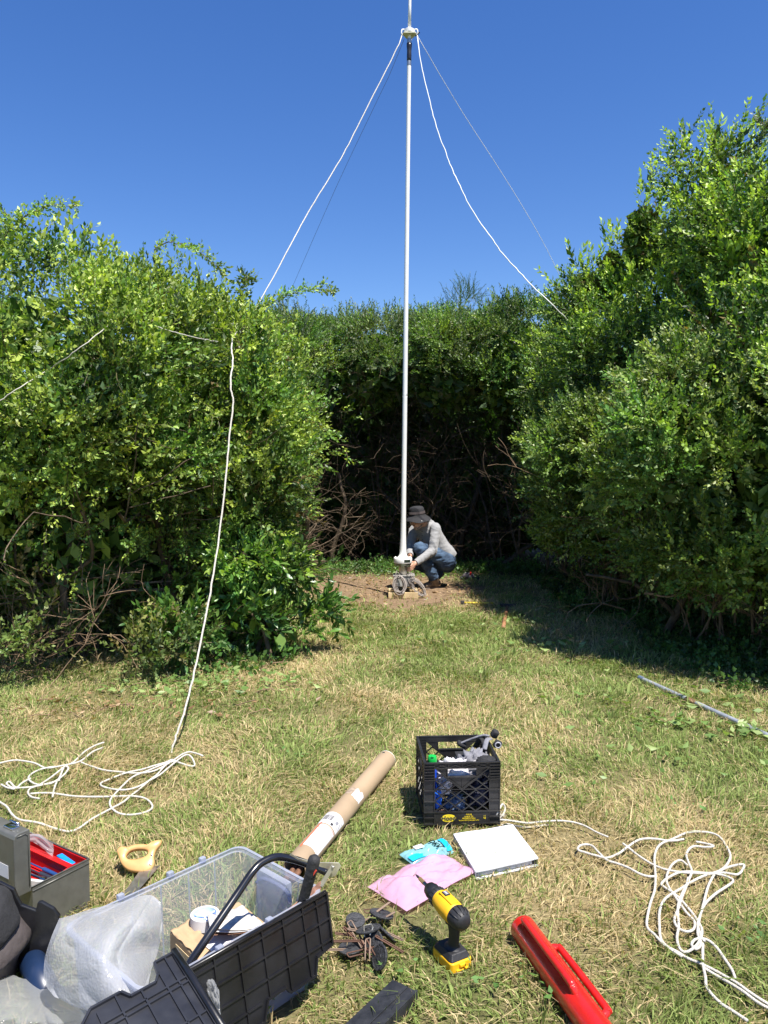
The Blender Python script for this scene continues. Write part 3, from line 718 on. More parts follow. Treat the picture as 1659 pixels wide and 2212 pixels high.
def litter():
    R = random.Random(5); V = []; F = []; T = []
    def leafp(x, y, s, col, z=.03):
        a = R.uniform(0, 6.28); d = Vector((math.cos(a), math.sin(a), R.uniform(-.2, .35))).normalized(); up = Vector((R.gauss(0, .6), R.gauss(0, .6), 1)).normalized()
        side = d.cross(up).normalized()
        lv, lf = leaf_quads(Vector((x, y, z + R.uniform(0, .025))), d, side, s, s * .24, R.uniform(0, .5), False)
        b = len(V); V.extend(tuple(v) for v in lv); F.extend(tuple(i + b for i in f) for f in lf); T.extend([col] * len(lv))
    gs = [(.20, .29, .09), (.14, .23, .06), (.28, .36, .13), (.10, .17, .04)]
    def clump(px, py, rx, ry, n, s=.06, cols=gs):
        g = H(px, py)
        for i in range(n): leafp(g.x + R.gauss(0, rx), g.y + R.gauss(0, ry), s * R.uniform(.6, 1.3), R.choice(cols))
    clump(790, 1225, .45, .35, 330, .05); clump(880, 1245, .5, .35, 220, .05); clump(1010, 1255, .35, .3, 130, .05)
    clump(470, 1480, .35, .11, 150, .065); clump(380, 1500, .3, .1, 60, .06); clump(1440, 1570, .10, .05, 45, .06); clump(1600, 1590, .16, .06, 40, .06)
    clump(1280, 1400, .35, .15, 50, .08); clump(1520, 1530, .5, .2, 70, .07); clump(1100, 1400, .9, .6, 90, .05); clump(1500, 1650, .5, .3, 50, .06); clump(1180, 1345, .5, .3, 100, .05)
    brown = [(.30, .19, .10), (.36, .24, .13), (.22, .13, .07)]
    clump(800, 1270, .8, .5, 200, .05, brown); clump(1000, 1290, .7, .3, 110, .05, brown); clump(250, 1540, .5, .15, 90, .05, brown); clump(700, 1300, .4, .3, 80, .05, brown)
    for px, py in ((560, 2180), (1500, 1760), (640, 1640), (1180, 2140), (1600, 2030), (850, 2120), (1060, 2130)): clump(px, py, .05, .04, 9, .03, [(.10, .2, .05), (.13, .24, .07)])
    o = fast_mesh('fallen_leaves', np.array(V), np.array(F), np.array(T), [LEAF])
    tag(o, 'cut green and withered leaves scattered on lawn and soil', 'leaf litter', kind='stuff')
    # dry stems
    mb = MB()
    for i in range(190):
        px, py = R.uniform(620, 1250), R.uniform(1225, 1330)
        if R.random() < .35: px, py = R.uniform(0, 620), R.uniform(1440, 1560)
        g = H(px, py); a = R.uniform(0, 3.14); l = R.uniform(.05, .22)
        p0 = g + Vector((0, 0, .012)); p2 = p0 + Vector((math.cos(a) * l, math.sin(a) * l, R.uniform(0, .03))); p1 = (p0 + p2) / 2 + Vector((R.gauss(0, .012), R.gauss(0, .012), .012))
        mb.tube([p0, p1, p2], R.uniform(.0015, .004), 4)
    o = mb.build('fallen_twigs', TWIG); tag(o, 'broken dry twigs and bark bits lying on the ground', 'twigs', kind='stuff')
litter()
# ================================================================ ANTENNA MAST
def Z6(x, y): return ((1450 + x / 3.318) / 1.823, (1900 + y / 3.318) / 1.823)
def A6(x, y, d): return P(*Z6(x, y), d)
WHITE = mat('white_fibreglass', (.78, .78, .76), .35, var=.03, coat=.2)
CREAM = mat('cream_plastic', (.66, .64, .50), .5, var=.06)
STEEL = mat('brushed_steel', (.46, .44, .40), .34, metal=.9, var=.1, scale=40)
GREYBOX = mat('grey_enclosure', (.30, .29, .27), .5, var=.08, metal=.2)
TIMBER = mat('new_timber', (.52, .38, .20), .75, var=.14, scale=20, col2=(.62, .48, .27))
TAPE = mat('black_tape', (.02, .02, .026), .35, var=.3, bump=.4, bscale=30)
CABLE = mat('grey_cable', (.36, .32, .29), .5, var=.15)
BLACKP = mat('black_plastic', (.013, .013, .015), .38, var=.2, spec=.5, bump=.06, bscale=200)
BLACKM = mat('matt_black', (.016, .016, .018), .7, var=.25)
ROPEM = mat('white_rope', (.66, .62, .54), .8, var=.08, scale=60, bump=.8, bscale=400)
ROPEB = mat('bright_rope', (.82, .82, .80), .7, var=.04)
MZ = 9.17
mx0 = A6(452, 1497, MZ); mast_root = thing('antenna_mast', 'tall white antenna mast on a timber base in the clearing', 'antenna', (mx0.x, MZ, 0))
mb = MB(); x0, y0 = mx0.x, MZ
def wbox(mb, c, s, **k): return mb.box(c, s, **k)
mb.box((x0, y0 - .155, .035), (.35, .045, .07), bev=.003); mb.build('timber_plank', TIMBER, mast_root, world=True)
mb = MB(); mb.box((x0, y0 + .155, .035), (.35, .045, .07), bev=.003); mb.build('timber_plank', TIMBER, mast_root, world=True)
for sgn in (-1, 1):
    mb = MB(); mb.box((x0 + sgn * .15, y0, .045), (.045, .263, .07), bev=.003); mb.build('timber_plank', TIMBER, mast_root, world=True)
for sx in (-1, 1):
    mb = MB(); mb.box((x0 + sx * .125, y0 - .1, .093), (.095, .10, .025), bev=.003); mb.build('timber_block', TIMBER, mast_root, world=True)
for a, b in product((-.09, .09), (-.08, .08)):
    mb = MB(); mb.cyl((x0 + .01 + a, y0 + b, .0), (x0 + .01 + a, y0 + b, .14), .009, 10); mb.build('threaded_rod', STEEL, mast_root, world=True, smooth=True, angle=40)
mb = MB(); mb.cyl((x0 + .01, y0, 0), (x0 + .01, y0, .14), .02, 12); mb.build('support_post', STEEL, mast_root, world=True, smooth=True, angle=40)
mb = MB(); mb.box((x0 + .012, y0, .19), (.245, .20, .125), bev=.008); mb.box((x0 + .012, y0, .258), (.26, .215, .010), bev=.002)
mb.build('junction_box', GREYBOX, mast_root, world=True)
mb = MB(); mb.prism([(0, 0), (.13, 0), (.11, .10), (.02, .085)], lambda u, v, t: (x0 - .10 + u, y0 - .105 - t, .135 + v), 0, .006); mb.build('bracket_plate', mat('pale_grey_plate', (.42, .42, .41), .45, metal=.4), mast_root, world=True)
mb = MB(); mb.lathe([(.045, .263), (.045, .27), (.048, .275), (.048, .385), (.06, .387)], 36, (x0, y0, 0)); mb.build('steel_cylinder', STEEL, mast_root, world=True, smooth=True, angle=40)
mb = MB(); mb.lathe([(.085, .377), (.1, .380), (.1, .400), (.085, .403)], 40, (x0, y0, 0)); mb.build('steel_ring', STEEL, mast_root, world=True, smooth=True, angle=40)
for k in range(6):
    a = k * PI / 3 + .3; mb = MB(); mb.lathe([(.008, .36), (.008, .376)], 6, (x0 + .07 * math.cos(a), y0 + .07 * math.sin(a), 0)); mb.build('bolt', STEEL, mast_root, world=True)
ft = P(*Z6(452, 975), MZ); tip_ = P(883.7, 132, MZ)
topz = tip_.z; LEAN = (tip_.x - x0) / (topz - .42)
def mp(z): return Vector((x0 + LEAN * (z - .42), y0, z))
mb = MB(); mb.lathe([(.10, .402), (.109, .406), (.111, .412), (.111, .458), (.107, .466), (.07, .468)], 48, (x0, y0, 0)); mb.build('flange', WHITE, mast_root, world=True, smooth=True, angle=40)
for k in range(6):
    a = k * PI / 3; mb = MB(); mb.lathe([(.012, .466), (.012, .474), (.006, .48)], 10, (x0 + .088 * math.cos(a), y0 + .088 * math.sin(a), 0)); mb.build('bolt_cap', WHITE, mast_root, world=True, smooth=True)
mb = MB(); prof = [(.466, .075), (.475, .062), (.49, .051), (.51, .044), (.55, .0405), (.62, .0375), (.75, .034), (.95, .031), (1.4, .0295), (1.9, .029), (2.37, .0285), (2.39, .0285), (2.3905, .0279), (2.394, .0279), (2.3945, .0285), (2.42, .0285), (2.8, .028), (3.2, .0275), (4.5, .0255), (topz, .0235)]
mb.tube([mp(z) for z, r in prof], [r for z, r in prof], 28); mb.build('lower_pole', WHITE, mast_root, world=True, smooth=True, angle=50)
tz1 = P(884, 84, MZ).z; prof = [(topz - .02, .026), (topz, .0265), (topz + .012, .027), (topz + .02, .025)]
mb = MB(); R = random.Random(4); zz = topz; pr = []
while zz < tz1 - .04: pr.append((zz, .0275 + R.uniform(-.002, .0045))); zz += .028
mb.tube([mp(z) for z, r in pr], [r for z, r in pr], 18); mb.build('tape_wrap', TAPE, mast_root, world=True, smooth=True)
mb = MB(); mb.tube([mp(topz - .05), mp(topz + .005)], [.0262, .0262], 20); mb.build('clamp_band', STEEL, mast_root, world=True, smooth=True, angle=40)
mb = MB(); mb.tube([mp(tz1 - .05), mp(tz1)], [.0262, .0262], 20); mb.build('clamp_band', STEEL, mast_root, world=True, smooth=True, angle=40)
cz = P(884, 70, MZ).z
mb = MB(); mb.tube([mp(tz1 - .01), mp(cz)], .021, 20); mb.build('upper_pole_foot', WHITE, mast_root, world=True, smooth=True, angle=40)
mb = MB()
hexp = [(.088 * math.cos(a * PI / 180), .088 * math.sin(a * PI / 180)) for a in (-165, -150, -135, -45, -30, -15, 75, 90, 105)]
c0 = mp(cz); mb.prism(hexp, lambda u, v, t: (c0.x + u, c0.y + v, c0.z - .035 + t), 0, .012)
mb.build('guy_plate', CREAM, mast_root, world=True)
mb = MB(); mb.lathe([(.03, -.024), (.06, -.022), (.066, -.015), (.066, .018), (.06, .024), (.02, .026)], 36, c0); mb.build('guy_collar', WHITE, mast_root, world=True, smooth=True, angle=40)
for ax, ay in ((-.078, -.03), (.078, -.035), (.02, .075)):
    mb = MB(); mb.tube(spline([c0 + Vector((ax * .75, ay * .75, .02)), c0 + Vector((ax * 1.1, ay * 1.1, .012)), c0 + Vector((ax * 1.2, ay * 1.2, -.03)), c0 + Vector((ax, ay, -.05))], 4), .007, 8); mb.build('rope_knot', ROPEB, mast_root, world=True, smooth=True)
mb = MB(); mb.cyl(c0 + Vector((.07, -.03, -.06)), c0 + Vector((.115, -.04, -.02)), .007, 8); mb.build('cable_tie', TAPE, mast_root, world=True)
mb = MB(); mb.tube([mp(cz + .02), mp(cz + .3), mp(cz + 1.6), mp(cz + 3.2)], [.019, .0175, .015, .01], 20); mb.build('upper_pole', WHITE, mast_root, world=True, smooth=True)
# small dark name plate on the flange edge
mb = MB(); mb.grid(8, 2, lambda u, v: (x0 + .1122 * math.cos(-1.45 + u * .75), y0 + .1122 * math.sin(-1.45 + u * .75), .418 + v * .034)); npl = mb.build('name_plate', mat('dark_label', (.02, .03, .022), .4), mast_root, world=True)
mb = MB()
for r_ in range(3):
    for s_ in range(2 + r_):
        u0 = .08 + s_ * .8 / (2 + r_); u1 = u0 + .5 / (2 + r_); vv = .424 + r_ * .009
        mb.grid(3, 2, lambda u, v: (x0 + .1128 * math.cos(-1.45 + (u0 + u * (u1 - u0)) * .75), y0 + .1128 * math.sin(-1.45 + (u0 + u * (u1 - u0)) * .75), vv + v * .003))
mb.build('small_print', mat('label_print', (.45, .5, .38), .6), npl)
bpy.context.view_layer.update()
# cable coils
def coil(cx, cz_, rx, rz, n, seed, tilt=0, dy=-.15, tail=None):
    R = random.Random(seed); mb = MB()
    for k in range(n):
        ox, oz, sx, sz = R.gauss(0, .008), R.gauss(0, .008), rx * R.uniform(.62, 1.15), rz * R.uniform(.80, 1.1); yo = R.uniform(-.025, .02)
        pts = []
        for i in range(28):
            a = 2 * PI * i / 28; u = math.cos(a) * sx; v = math.sin(a) * sz
            u, v = u * math.cos(tilt) - v * math.sin(tilt), u * math.sin(tilt) + v * math.cos(tilt)
            pts.append((cx + ox + u, MZ + dy + yo - .03 * (1 - v / rz) * .5, max(.006, cz_ + oz + v)))
        mb.tube(pts, .0036, 6, closed=True)
    if tail:
        for t in tail: mb.tube(spline([Vector(p) for p in t], 6), .0036, 6)
    mb.build('cable_coil', CABLE, mast_root, world=True, smooth=True)
p = A6(408, 1335, MZ - .15); coil(p.x, p.z, .066, .100, 18, 1, .12, tail=[[(x0 - .03, y0 - .09, .27), (x0 - .08, y0 - .12, .31), (x0 - .085, y0 - .15, .25)], [(x0 + .04, y0 - .1, .26), (x0 + .07, y0 - .13, .31), (x0 + .12, y0 - .14, .22)], [(x0 - .07, y0 - .1, .26), (x0 - .075, y0 - .1, .33)]])
p = A6(640, 1370, MZ - .12); coil(p.x, p.z, .055, .12, 10, 2, .72, dy=-.12, tail=[[(x0 + .05, y0 - .1, .26), (x0 + .10, y0 - .12, .30), (x0 + .15, y0 - .13, .20)], [(p.x + .09, y0 - .16, .06), (p.x + .12, y0 - .2, .008), (p.x + .07, y0 - .28, .006)]])
for ax, az in ((408, 1235), (440, 1435), (700, 1440), (565, 1290)):
    q = A6(ax, az, MZ - .18); mb = MB(); mb.tube([q + Vector((.02 * math.cos(a), .022 * math.sin(a), .012 * math.sin(a * 2))) for a in [i * PI / 5 for i in range(10)]], .003, 5, closed=True); mb.build('cable_tie', TAPE, mast_root, world=True)

# ================================================================ ROPES
def dpath(pts, k=8, jig=.0, seed=1):
    R = random.Random(seed); o = spline([P(*p) for p in pts], k)
    if jig: o = [q + Vector((R.gauss(0, jig), R.gauss(0, jig), R.gauss(0, jig))) for q in o]
    return o
def gpath(pts, z, k=6):
    out = spline([H(*z(*p), .012) for p in pts], k)
    return [Vector((q.x, q.y, .030 + .012 * nz(q.x, q.y, 7, 2) + .006 * (i % 2 == 9))) for i, q in enumerate(out)]
cl, cr = c0 + Vector((-.088, -.03, -.05)), c0 + Vector((.088, -.035, -.05))
Z7 = lambda x, y: (x / 3.78, 1563.4 + y / 3.78)
mb = MB()
mb.tube([cl] + dpath([(862, 95, 9.05), (835, 150, 8.9), (800, 218, 8.7), (765, 288, 8.5), (735, 345, 8.3), (697, 408, 8.05), (658, 473, 7.8), (622, 540, 7.5), (590, 600, 7.3), (556, 660, 7.1), (535, 705, 7.0)], 5, .0015), .0056, 8)
mb.tube(dpath([(535, 705, 7.0), (508, 722, 6.5), (500, 748, 5.95), (503, 780, 5.6), (498, 830, 5.45), (504, 868, 5.4), (496, 940, 5.3), (487, 1040, 5.15), (470, 1180, 4.95), (450, 1300, 4.75), (425, 1430, 4.5), (400, 1530, 4.3), (381, 1590, 4.2), (370, 1625, 4.16), (372, 1638, 4.15)], 6, .0015) + [H(375, 1648, .02)], .0058, 8)
for q in ([(1415, 325), (1400, 320), (1340, 345), (1200, 385), (1050, 425), (900, 470), (820, 510), (870, 550), (1000, 570), (1120, 545), (1250, 480), (1350, 400), (1440, 330), (1520, 285), (1560, 300), (1590, 350), (1560, 365), (1450, 335)],
          [(1659, 290), (1560, 260), (1500, 275), (1440, 310), (1350, 365), (1250, 470), (1100, 590), (1010, 670), (900, 730), (750, 820), (640, 885), (560, 905), (480, 890), (350, 855), (200, 825), (100, 770), (50, 710), (-40, 640)],
          [(660, 335), (750, 375), (830, 405), (950, 415), (1050, 430), (1150, 430), (1280, 400), (1390, 340), (1450, 325)],
          [(1390, 335), (1300, 370), (1200, 410), (1080, 470), (1000, 540), (930, 610), (900, 660), (905, 710), (960, 755), (1050, 770), (1150, 765), (1220, 740), (1245, 700), (1200, 650), (1100, 625), (950, 620), (700, 625), (500, 610), (350, 600), (250, 605)],
          [(850, 175), (780, 200), (680, 270), (600, 335), (540, 380), (480, 425), (400, 475), (320, 530), (250, 560), (230, 595), (260, 640), (325, 658)],
          [(840, 215), (760, 265), (660, 325), (560, 360), (460, 385), (380, 390), (300, 360), (200, 345), (100, 335), (-30, 355)],
          [(540, 385), (560, 400), (530, 440), (450, 500), (400, 520), (300, 525), (245, 500), (235, 470), (270, 430), (350, 395), (450, 380)],
          [(520, 400), (490, 460), (450, 540), (430, 640)],
          [(250, 480), (180, 525), (130, 560), (80, 510), (55, 520), (75, 545), (120, 570), (60, 555), (10, 525)],
          [(130, 565), (250, 550), (380, 520), (490, 490)]):
    mb.tube(gpath(q, Z7), .0048, 7)
o = mb.build('guy_rope', ROPEM, None, smooth=True, loc=H(375, 1648)); tag(o, 'white rope from the mast over the left hedge, its slack tangled on the grass', 'rope')
mb = MB(); mb.tube([cr] + dpath([(905, 110, 9.1), (914, 160, 9.05), (925, 205, 9.0), (936, 250, 8.95), (948, 290, 8.9), (964, 332, 8.85), (978, 368, 8.8), (994, 402, 8.7), (1012, 440, 8.65), (1035, 478, 8.6), (1060, 512, 8.5), (1085, 548, 8.45), (1115, 580, 8.4), (1150, 618, 8.3), (1195, 660, 8.2), (1225, 690, 8.4)], 5, .002), .0056, 8)
o = mb.build('guy_rope', ROPEB, None, smooth=True, loc=cr); tag(o, 'thick white rope sagging from the mast collar down into the right hedge', 'rope')
mb = MB(); mb.tube([cr + Vector((.005, .02, 0))] + dpath([(925, 118, 9.3), (960, 178, 9.5), (1010, 260, 9.8), (1070, 352, 10.1), (1130, 448, 10.4), (1182, 540, 10.7), (1230, 640, 11)], 5), .0034, 6)
o = mb.build('guy_line', ROPEB, None, smooth=True, loc=cr); tag(o, 'thin taut white line right of the thick rope, ending above the right hedge', 'guy line')
mb = MB(); mb.tube([c0 + Vector((-.06, .05, -.05))] + dpath([(840, 165, 9.8), (800, 248, 10.2), (735, 385, 11), (675, 520, 11.8), (612, 665, 12.6)], 5), .0023, 6)
o = mb.build('guy_line', mat('dark_cord', (.14, .15, .20), .7), None, smooth=True, loc=c0); tag(o, 'thin dark line running behind the left white rope to the back hedge', 'guy line')
mb = MB(); mb.tube(dpath([(470, 738, 6.1), (445, 734, 5.75), (430, 731, 5.5), (380, 718, 5.42), (345, 708, 5.5), (318, 698, 5.75), (280, 685, 6.1), (240, 700, 5.5), (190, 738, 5.15), (140, 775, 5.1), (100, 802, 5.3), (50, 832, 4.95), (0, 866, 4.9), (-60, 905, 4.85)], 6, .002), .0034, 7)
o = mb.build('rope', mat('weathered_rope', (.46, .44, .38), .85, var=.12), None, smooth=True, loc=P(470, 738, 6.1)); tag(o, 'thin white rope lying over the leaves of the left hedge towards the left edge', 'rope')
Z4 = lambda x, y: (1042.2 + x / 2.691, 1755.3 + y / 2.691)
mb = MB()
for q in ([(1240, 195), (1290, 203), (1340, 215), (1330, 224), (1290, 225), (1220, 220), (1185, 260), (1200, 320), (1215, 370), (1190, 430), (1160, 500), (1135, 580), (1140, 680), (1130, 760), (1150, 820), (1190, 835), (1250, 800), (1275, 740), (1265, 680), (1230, 620), (1180, 570), (1120, 510), (1060, 460), (1040, 435), (1070, 400), (1130, 375), (1200, 370), (1300, 378), (1400, 375), (1480, 385), (1520, 345), (1500, 335), (1420, 345), (1370, 365), (1300, 390), (1200, 430), (1120, 490), (1060, 540), (1030, 600), (1028, 680), (1040, 760), (1100, 820), (1160, 860)],
          [(1170, 180), (1080, 190), (1000, 185), (910, 195), (840, 230), (780, 270), (720, 290), (650, 275), (590, 255), (555, 240), (565, 215), (600, 205), (640, 215), (670, 255), (720, 300), (780, 320), (840, 345), (900, 380), (960, 395), (1010, 390)],
          [(815, 210), (860, 240), (930, 285), (1000, 325), (1080, 355), (1180, 375), (1280, 380), (1370, 385), (1440, 410), (1455, 430), (1420, 460), (1350, 510), (1290, 570), (1265, 620), (1250, 680), (1270, 760), (1290, 790)],
          [(1370, 365), (1415, 335), (1440, 290), (1420, 220), (1370, 160), (1300, 138), (1200, 145), (1100, 180), (1030, 220), (1000, 280), (1005, 380), (1000, 480), (970, 580), (955, 680), (1000, 730), (1060, 790), (1130, 830), (1190, 870), (1280, 910), (1380, 960), (1470, 1020), (1560, 1090), (1720, 1180)],
          [(1345, 390), (1310, 460), (1285, 560), (1260, 640), (1250, 740), (1270, 800), (1240, 825), (1215, 800), (1240, 775), (1300, 780), (1360, 820), (1410, 880), (1450, 940), (1470, 1000)],
          [(1280, 800), (1280, 900), (1295, 980), (1300, 1040), (1330, 1090), (1380, 1140), (1440, 1180), (1540, 1250)],
          [(1190, 330), (1150, 300), (1100, 330), (1070, 390), (1080, 450), (1130, 540), (1180, 600), (1230, 650), (1225, 710), (1180, 722), (1130, 690), (1115, 640), (1140, 580), (1180, 460), (1195, 400)],
          [(1290, 930), (1400, 1000), (1500, 1070), (1600, 1140), (1720, 1195)]):
    mb.tube(gpath(q, Z4), .0047, 7)
o = mb.build('rope', ROPEM, None, smooth=True, loc=H(1500, 1950)); tag(o, 'long white rope in loose tangled loops on the grass, right of the red post driver', 'rope')
Z5 = lambda x, y: ((1550 + x / 2.765) / 1.823, (2880 + y / 2.765) / 1.823)
mb = MB(); pp = [H(*Z5(*q), h) for q, h in (((1125, 990), .01), ((1110, 940), .04), ((1135, 880), .07), ((1165, 820), .075), ((1190, 792), .07), ((1214, 840), .05), ((1190, 910), .03), ((1150, 950), .015))]
mb.tube(spline(pp, 5), .0045, 7)
R = random.Random(2)
for i in range(26): mb.tube([pp[-2] + Vector((R.gauss(0, .006), R.gauss(0, .006), R.gauss(0, .008))), pp[-1] + Vector((R.gauss(0, .012), R.gauss(0, .01), R.uniform(-.01, .012)))], .0012, 4)
for q in ([(1130, 1000), (1180, 1018), (1250, 1008), (1330, 1030), (1420, 1045), (1520, 1040), (1640, 1022), (1700, 1010)],): mb.tube([H(*Z5(*a), .012) for a in q], .0042, 7)
mb.tube(gpath([(60, 68), (180, 78), (260, 85), (330, 78), (420, 70), (500, 75), (590, 95), (660, 130), (730, 160)], Z4), .0042, 7)
o = mb.build('rope', ROPEM, None, smooth=True, loc=H(*Z5(1150, 960))); tag(o, 'short white rope with a frayed end beside the right side of the milk crate', 'rope')

# ================================================================ SQUATTING MAN
SKIN = mat('skin', (.52, .29, .20), .5, var=.10, scale=25)
BEARD = mat('grey_beard', (.27, .21, .18), .9, var=.3, scale=200)
SHIRT = mat('grey_shirt', (.27, .27, .275), .9, var=.07, scale=30, bump=.15, bscale=30, sheen=.3)
JEANS = mat('blue_jeans', (.030, .058, .110), .9, var=.32, scale=9, bump=.5, bscale=34, col2=(.070, .120, .20))
HATM = mat('charcoal_hat', (.020, .020, .023), .9, var=.2, bump=.3)
BOOT = mat('brown_boot', (.155, .115, .080), .7, var=.25, scale=20, bump=.3)
SOLE = mat('boot_sole', (.16, .12, .095), .8)
man = thing('person', 'man squatting beside the mast in wide brimmed hat, grey shirt, jeans and brown boots', 'person', (A6(850, 1400, 9.7).x, 9.7, 0))
def remesh(mb, name, m, vox, parent, smooth_it=6, fold=0.0):
    o = mb.build(name, m, parent, world=True)
    r = o.modifiers.new('r', 'REMESH'); r.mode = 'VOXEL'; r.voxel_size = vox; r.use_smooth_shade = True
    s = o.modifiers.new('s', 'SMOOTH'); s.factor = .5; s.iterations = smooth_it
    bake(o); o.data.materials.clear(); o.data.materials.append(m)
    if fold:
        nr = [v.normal.copy() for v in o.data.vertices]
        for v, n_ in zip(o.data.vertices, nr):
            q = Vector((v.co.x * 9, v.co.y * 9, v.co.z * 22)); v.co += n_ * fold * (1 - 2.4 * abs(noise.noise(q)) - .9 * abs(noise.noise(q * 2.1)))
    return o
def loft(mb, rings, n=24):
    "rings: (centre, vx, vy)"
    k = len(rings); vs = []
    for c, vx, vy in rings:
        for j in range(n):
            a = 2 * PI * j / n; vs.append(c + vx * math.cos(a) + vy * math.sin(a))
    fs = [(i * n + j, i * n + (j + 1) % n, (i + 1) * n + (j + 1) % n, (i + 1) * n + j) for i in range(k - 1) for j in range(n)]
    fs += [tuple(range(n - 1, -1, -1)), tuple((k - 1) * n + j for j in range(n))]
    mb.add(vs, fs)
sL, sR = A6(885, 580, 9.58), A6(600, 605, 9.88)
AX = (sL - sR).normalized()
spine = [(A6(770, 500, 9.74), .07, .07), (A6(775, 550, 9.745), .15, .085), (A6(780, 610, 9.75), .195, .11), (A6(812, 700, 9.76), .185, .128), (A6(868, 790, 9.78), .175, .135), (A6(935, 880, 9.79), .172, .135), (A6(1010, 955, 9.80), .175, .125), (A6(1035, 985, 9.81), .165, .115)]
def ring_axes(i, sp):
    a = sp[max(0, i - 1)][0]; b = sp[min(len(sp) - 1, i + 1)][0]; t = (b - a).normalized()
    x = (AX - t * AX.dot(t)).normalized(); return x, t.cross(x)
def torso(mb, sp, k=1.0):
    rings = []
    for i, (c, rx, ry) in enumerate(sp):
        x, y = ring_axes(i, sp); rings.append((c, x * rx * k, y * ry * k))
    loft(mb, rings)
eL, wL = A6(842, 895, 9.46), A6(650, 1030, 9.33)
eR, wR = A6(548, 800, 9.74), A6(545, 935, 9.50)
hipL, knL, anL = A6(1000, 1000, 9.70), A6(668, 858, 9.52), A6(860, 1248, 9.665)
hipR, knR, anR = A6(1010, 1040, 9.92), A6(625, 1060, 9.86), A6(945, 1190, 9.98)
def wrinkle(p0, p1, r0, r1, n=14, amp=.004, f=5.0, seed=1):
    R = random.Random(seed); out = []; rs = []
    for i in range(n + 1):
        t = i / n; out.append(p0.lerp(p1, t)); rs.append(r0 + (r1 - r0) * t + amp * math.sin(t * f * 6.28 + R.random()) * (.4 + R.random()))
    return out, rs
# shirt
mb = MB(); torso(mb, spine)
for s_, e_, w_, sd_ in ((sL, eL, wL, 1), (sR, eR, wR, 2)):
    mb.ball(s_ - AX * (.012 if sd_ == 1 else -.012) - Vector((0, 0, .012)), .068); p_, r_ = wrinkle(s_ - Vector((0, 0, .015)), e_, .066, .055, 12, .002, 3, sd_); mb.tube(p_, r_, 16)
    p_, r_ = wrinkle(e_, w_, .057, .043, 14, .0025, 5, sd_ + 5); mb.tube(p_, r_, 16); mb.ball(e_, .058)
mb.tube([A6(765, 520, 9.72), A6(745, 492, 9.70)], [.072, .066], 20)
remesh(mb, 'shirt', SHIRT, .0095, man, 4, .0028)
for w_, e_ in ((wL, eL), (wR, eR)):
    d = (w_ - e_).normalized(); mb = MB(); mb.tube([w_ - d * .02, w_ + d * .035], [.045, .041], 18); mb.build('cuff', SHIRT, man, world=True, smooth=True, angle=40)
mb = MB(); cc = A6(748, 500, 9.70); dd = (A6(735, 480, 9.69) - A6(765, 520, 9.72)).normalized()
mb.tube([cc, cc + dd * .022], [.068, .062], 22, cap=False); mb.build('collar', SHIRT, man, world=True, smooth=True, solid=.006)
for k in range(3):
    bpt = A6(712 + 3 * k, 640 + k * 55, 9.60) ; mb = MB(); mb.ball(bpt + Vector((-.01, -.012, 0)), .006, 8, 6); mb.build('button', BLACKM, man, world=True)
# jeans
mb = MB()
for h_, k_, a_, sd_ in ((hipL, knL, anL, 3), (hipR, knR, anR, 4)):
    p_, r_ = wrinkle(h_, k_, .108, .079, 12, .004, 3, sd_); mb.tube(p_, r_, 18); mb.ball(k_, .080)
    p_, r_ = wrinkle(k_, a_, .078, .068, 14, .006, 4, sd_); r_[-1] = .072; mb.tube(p_, r_, 18)
ha = (hipL + hipR) / 2
mb.ball(ha + Vector((.01, 0, -.015)), (.135, .155, .125)); mb.ball(hipL + Vector((.02, 0, -.02)), .118); mb.ball(hipR + Vector((.02, 0, -.02)), .118)
remesh(mb, 'jeans', JEANS, .0095, man, 3, .007)
# body: head, neck, arms, hands (one continuous surface, inside the clothes below)
hc = A6(652, 485, 9.60); F_ = Vector((-.80, -.48, -.36)).normalized(); U_ = Vector((-.22, -.14, 1)); U_ = (U_ - F_ * U_.dot(F_)).normalized(); S_ = U_.cross(F_)
def hp(f, u, s): return hc + F_ * f + U_ * u + S_ * s
RH = Matrix((S_, F_, U_)).transposed()
mb = MB(); mb.ball(hp(-.012, .02, 0), (.076, .094, .10), 20, 14, RH); mb.ball(hp(.03, -.05, 0), (.056, .058, .064), 16, 12, RH); mb.ball(hp(.062, -.088, 0), (.030, .026, .024), 12, 8, RH)
mb.tube([hp(.082, .018, 0), hp(.098, -.012, 0), hp(.104, -.028, 0)], [.009, .012, .013], 10); mb.ball(hp(.094, -.032, 0), (.018, .012, .009), 10, 8, RH)
mb.ball(hp(.078, .028, 0), (.045, .014, .010), 12, 8, RH)
for s_ in (-1, 1):
    mb.ball(hp(.062, -.022, s_ * .036), (.022, .018, .020), 10, 8, RH); mb.ball(hp(-.015, -.005, s_ * .078), (.010, .020, .032), 10, 8, RH)
mb.ball(hp(.083, -.055, 0), (.024, .010, .006), 10, 6, RH); mb.ball(hp(.081, -.066, 0), (.021, .010, .006), 10, 6, RH)
mb.tube([hp(-.02, -.05, 0), A6(745, 520, 9.70), A6(775, 560, 9.745)], [.056, .058, .07], 16)
torso(mb, spine[1:], .86)
for s_, e_, w_ in ((sL, eL, wL), (sR, eR, wR)):
    d = (w_ - e_).normalized(); mb.tube([s_, e_], [.055, .042], 12); mb.tube([e_, w_ + d * .055], [.042, .028], 12)
for h_, k_, a_ in ((hipL, knL, anL), (hipR, knR, anR)):
    mb.tube([h_, k_], [.085, .058], 12); mb.tube([k_, a_], [.058, .04], 12); mb.ball(k_, .058)
mb.tube([ha, spine[-2][0]], [.11, .11], 16)
cyl_c = Vector((x0, y0, .33))
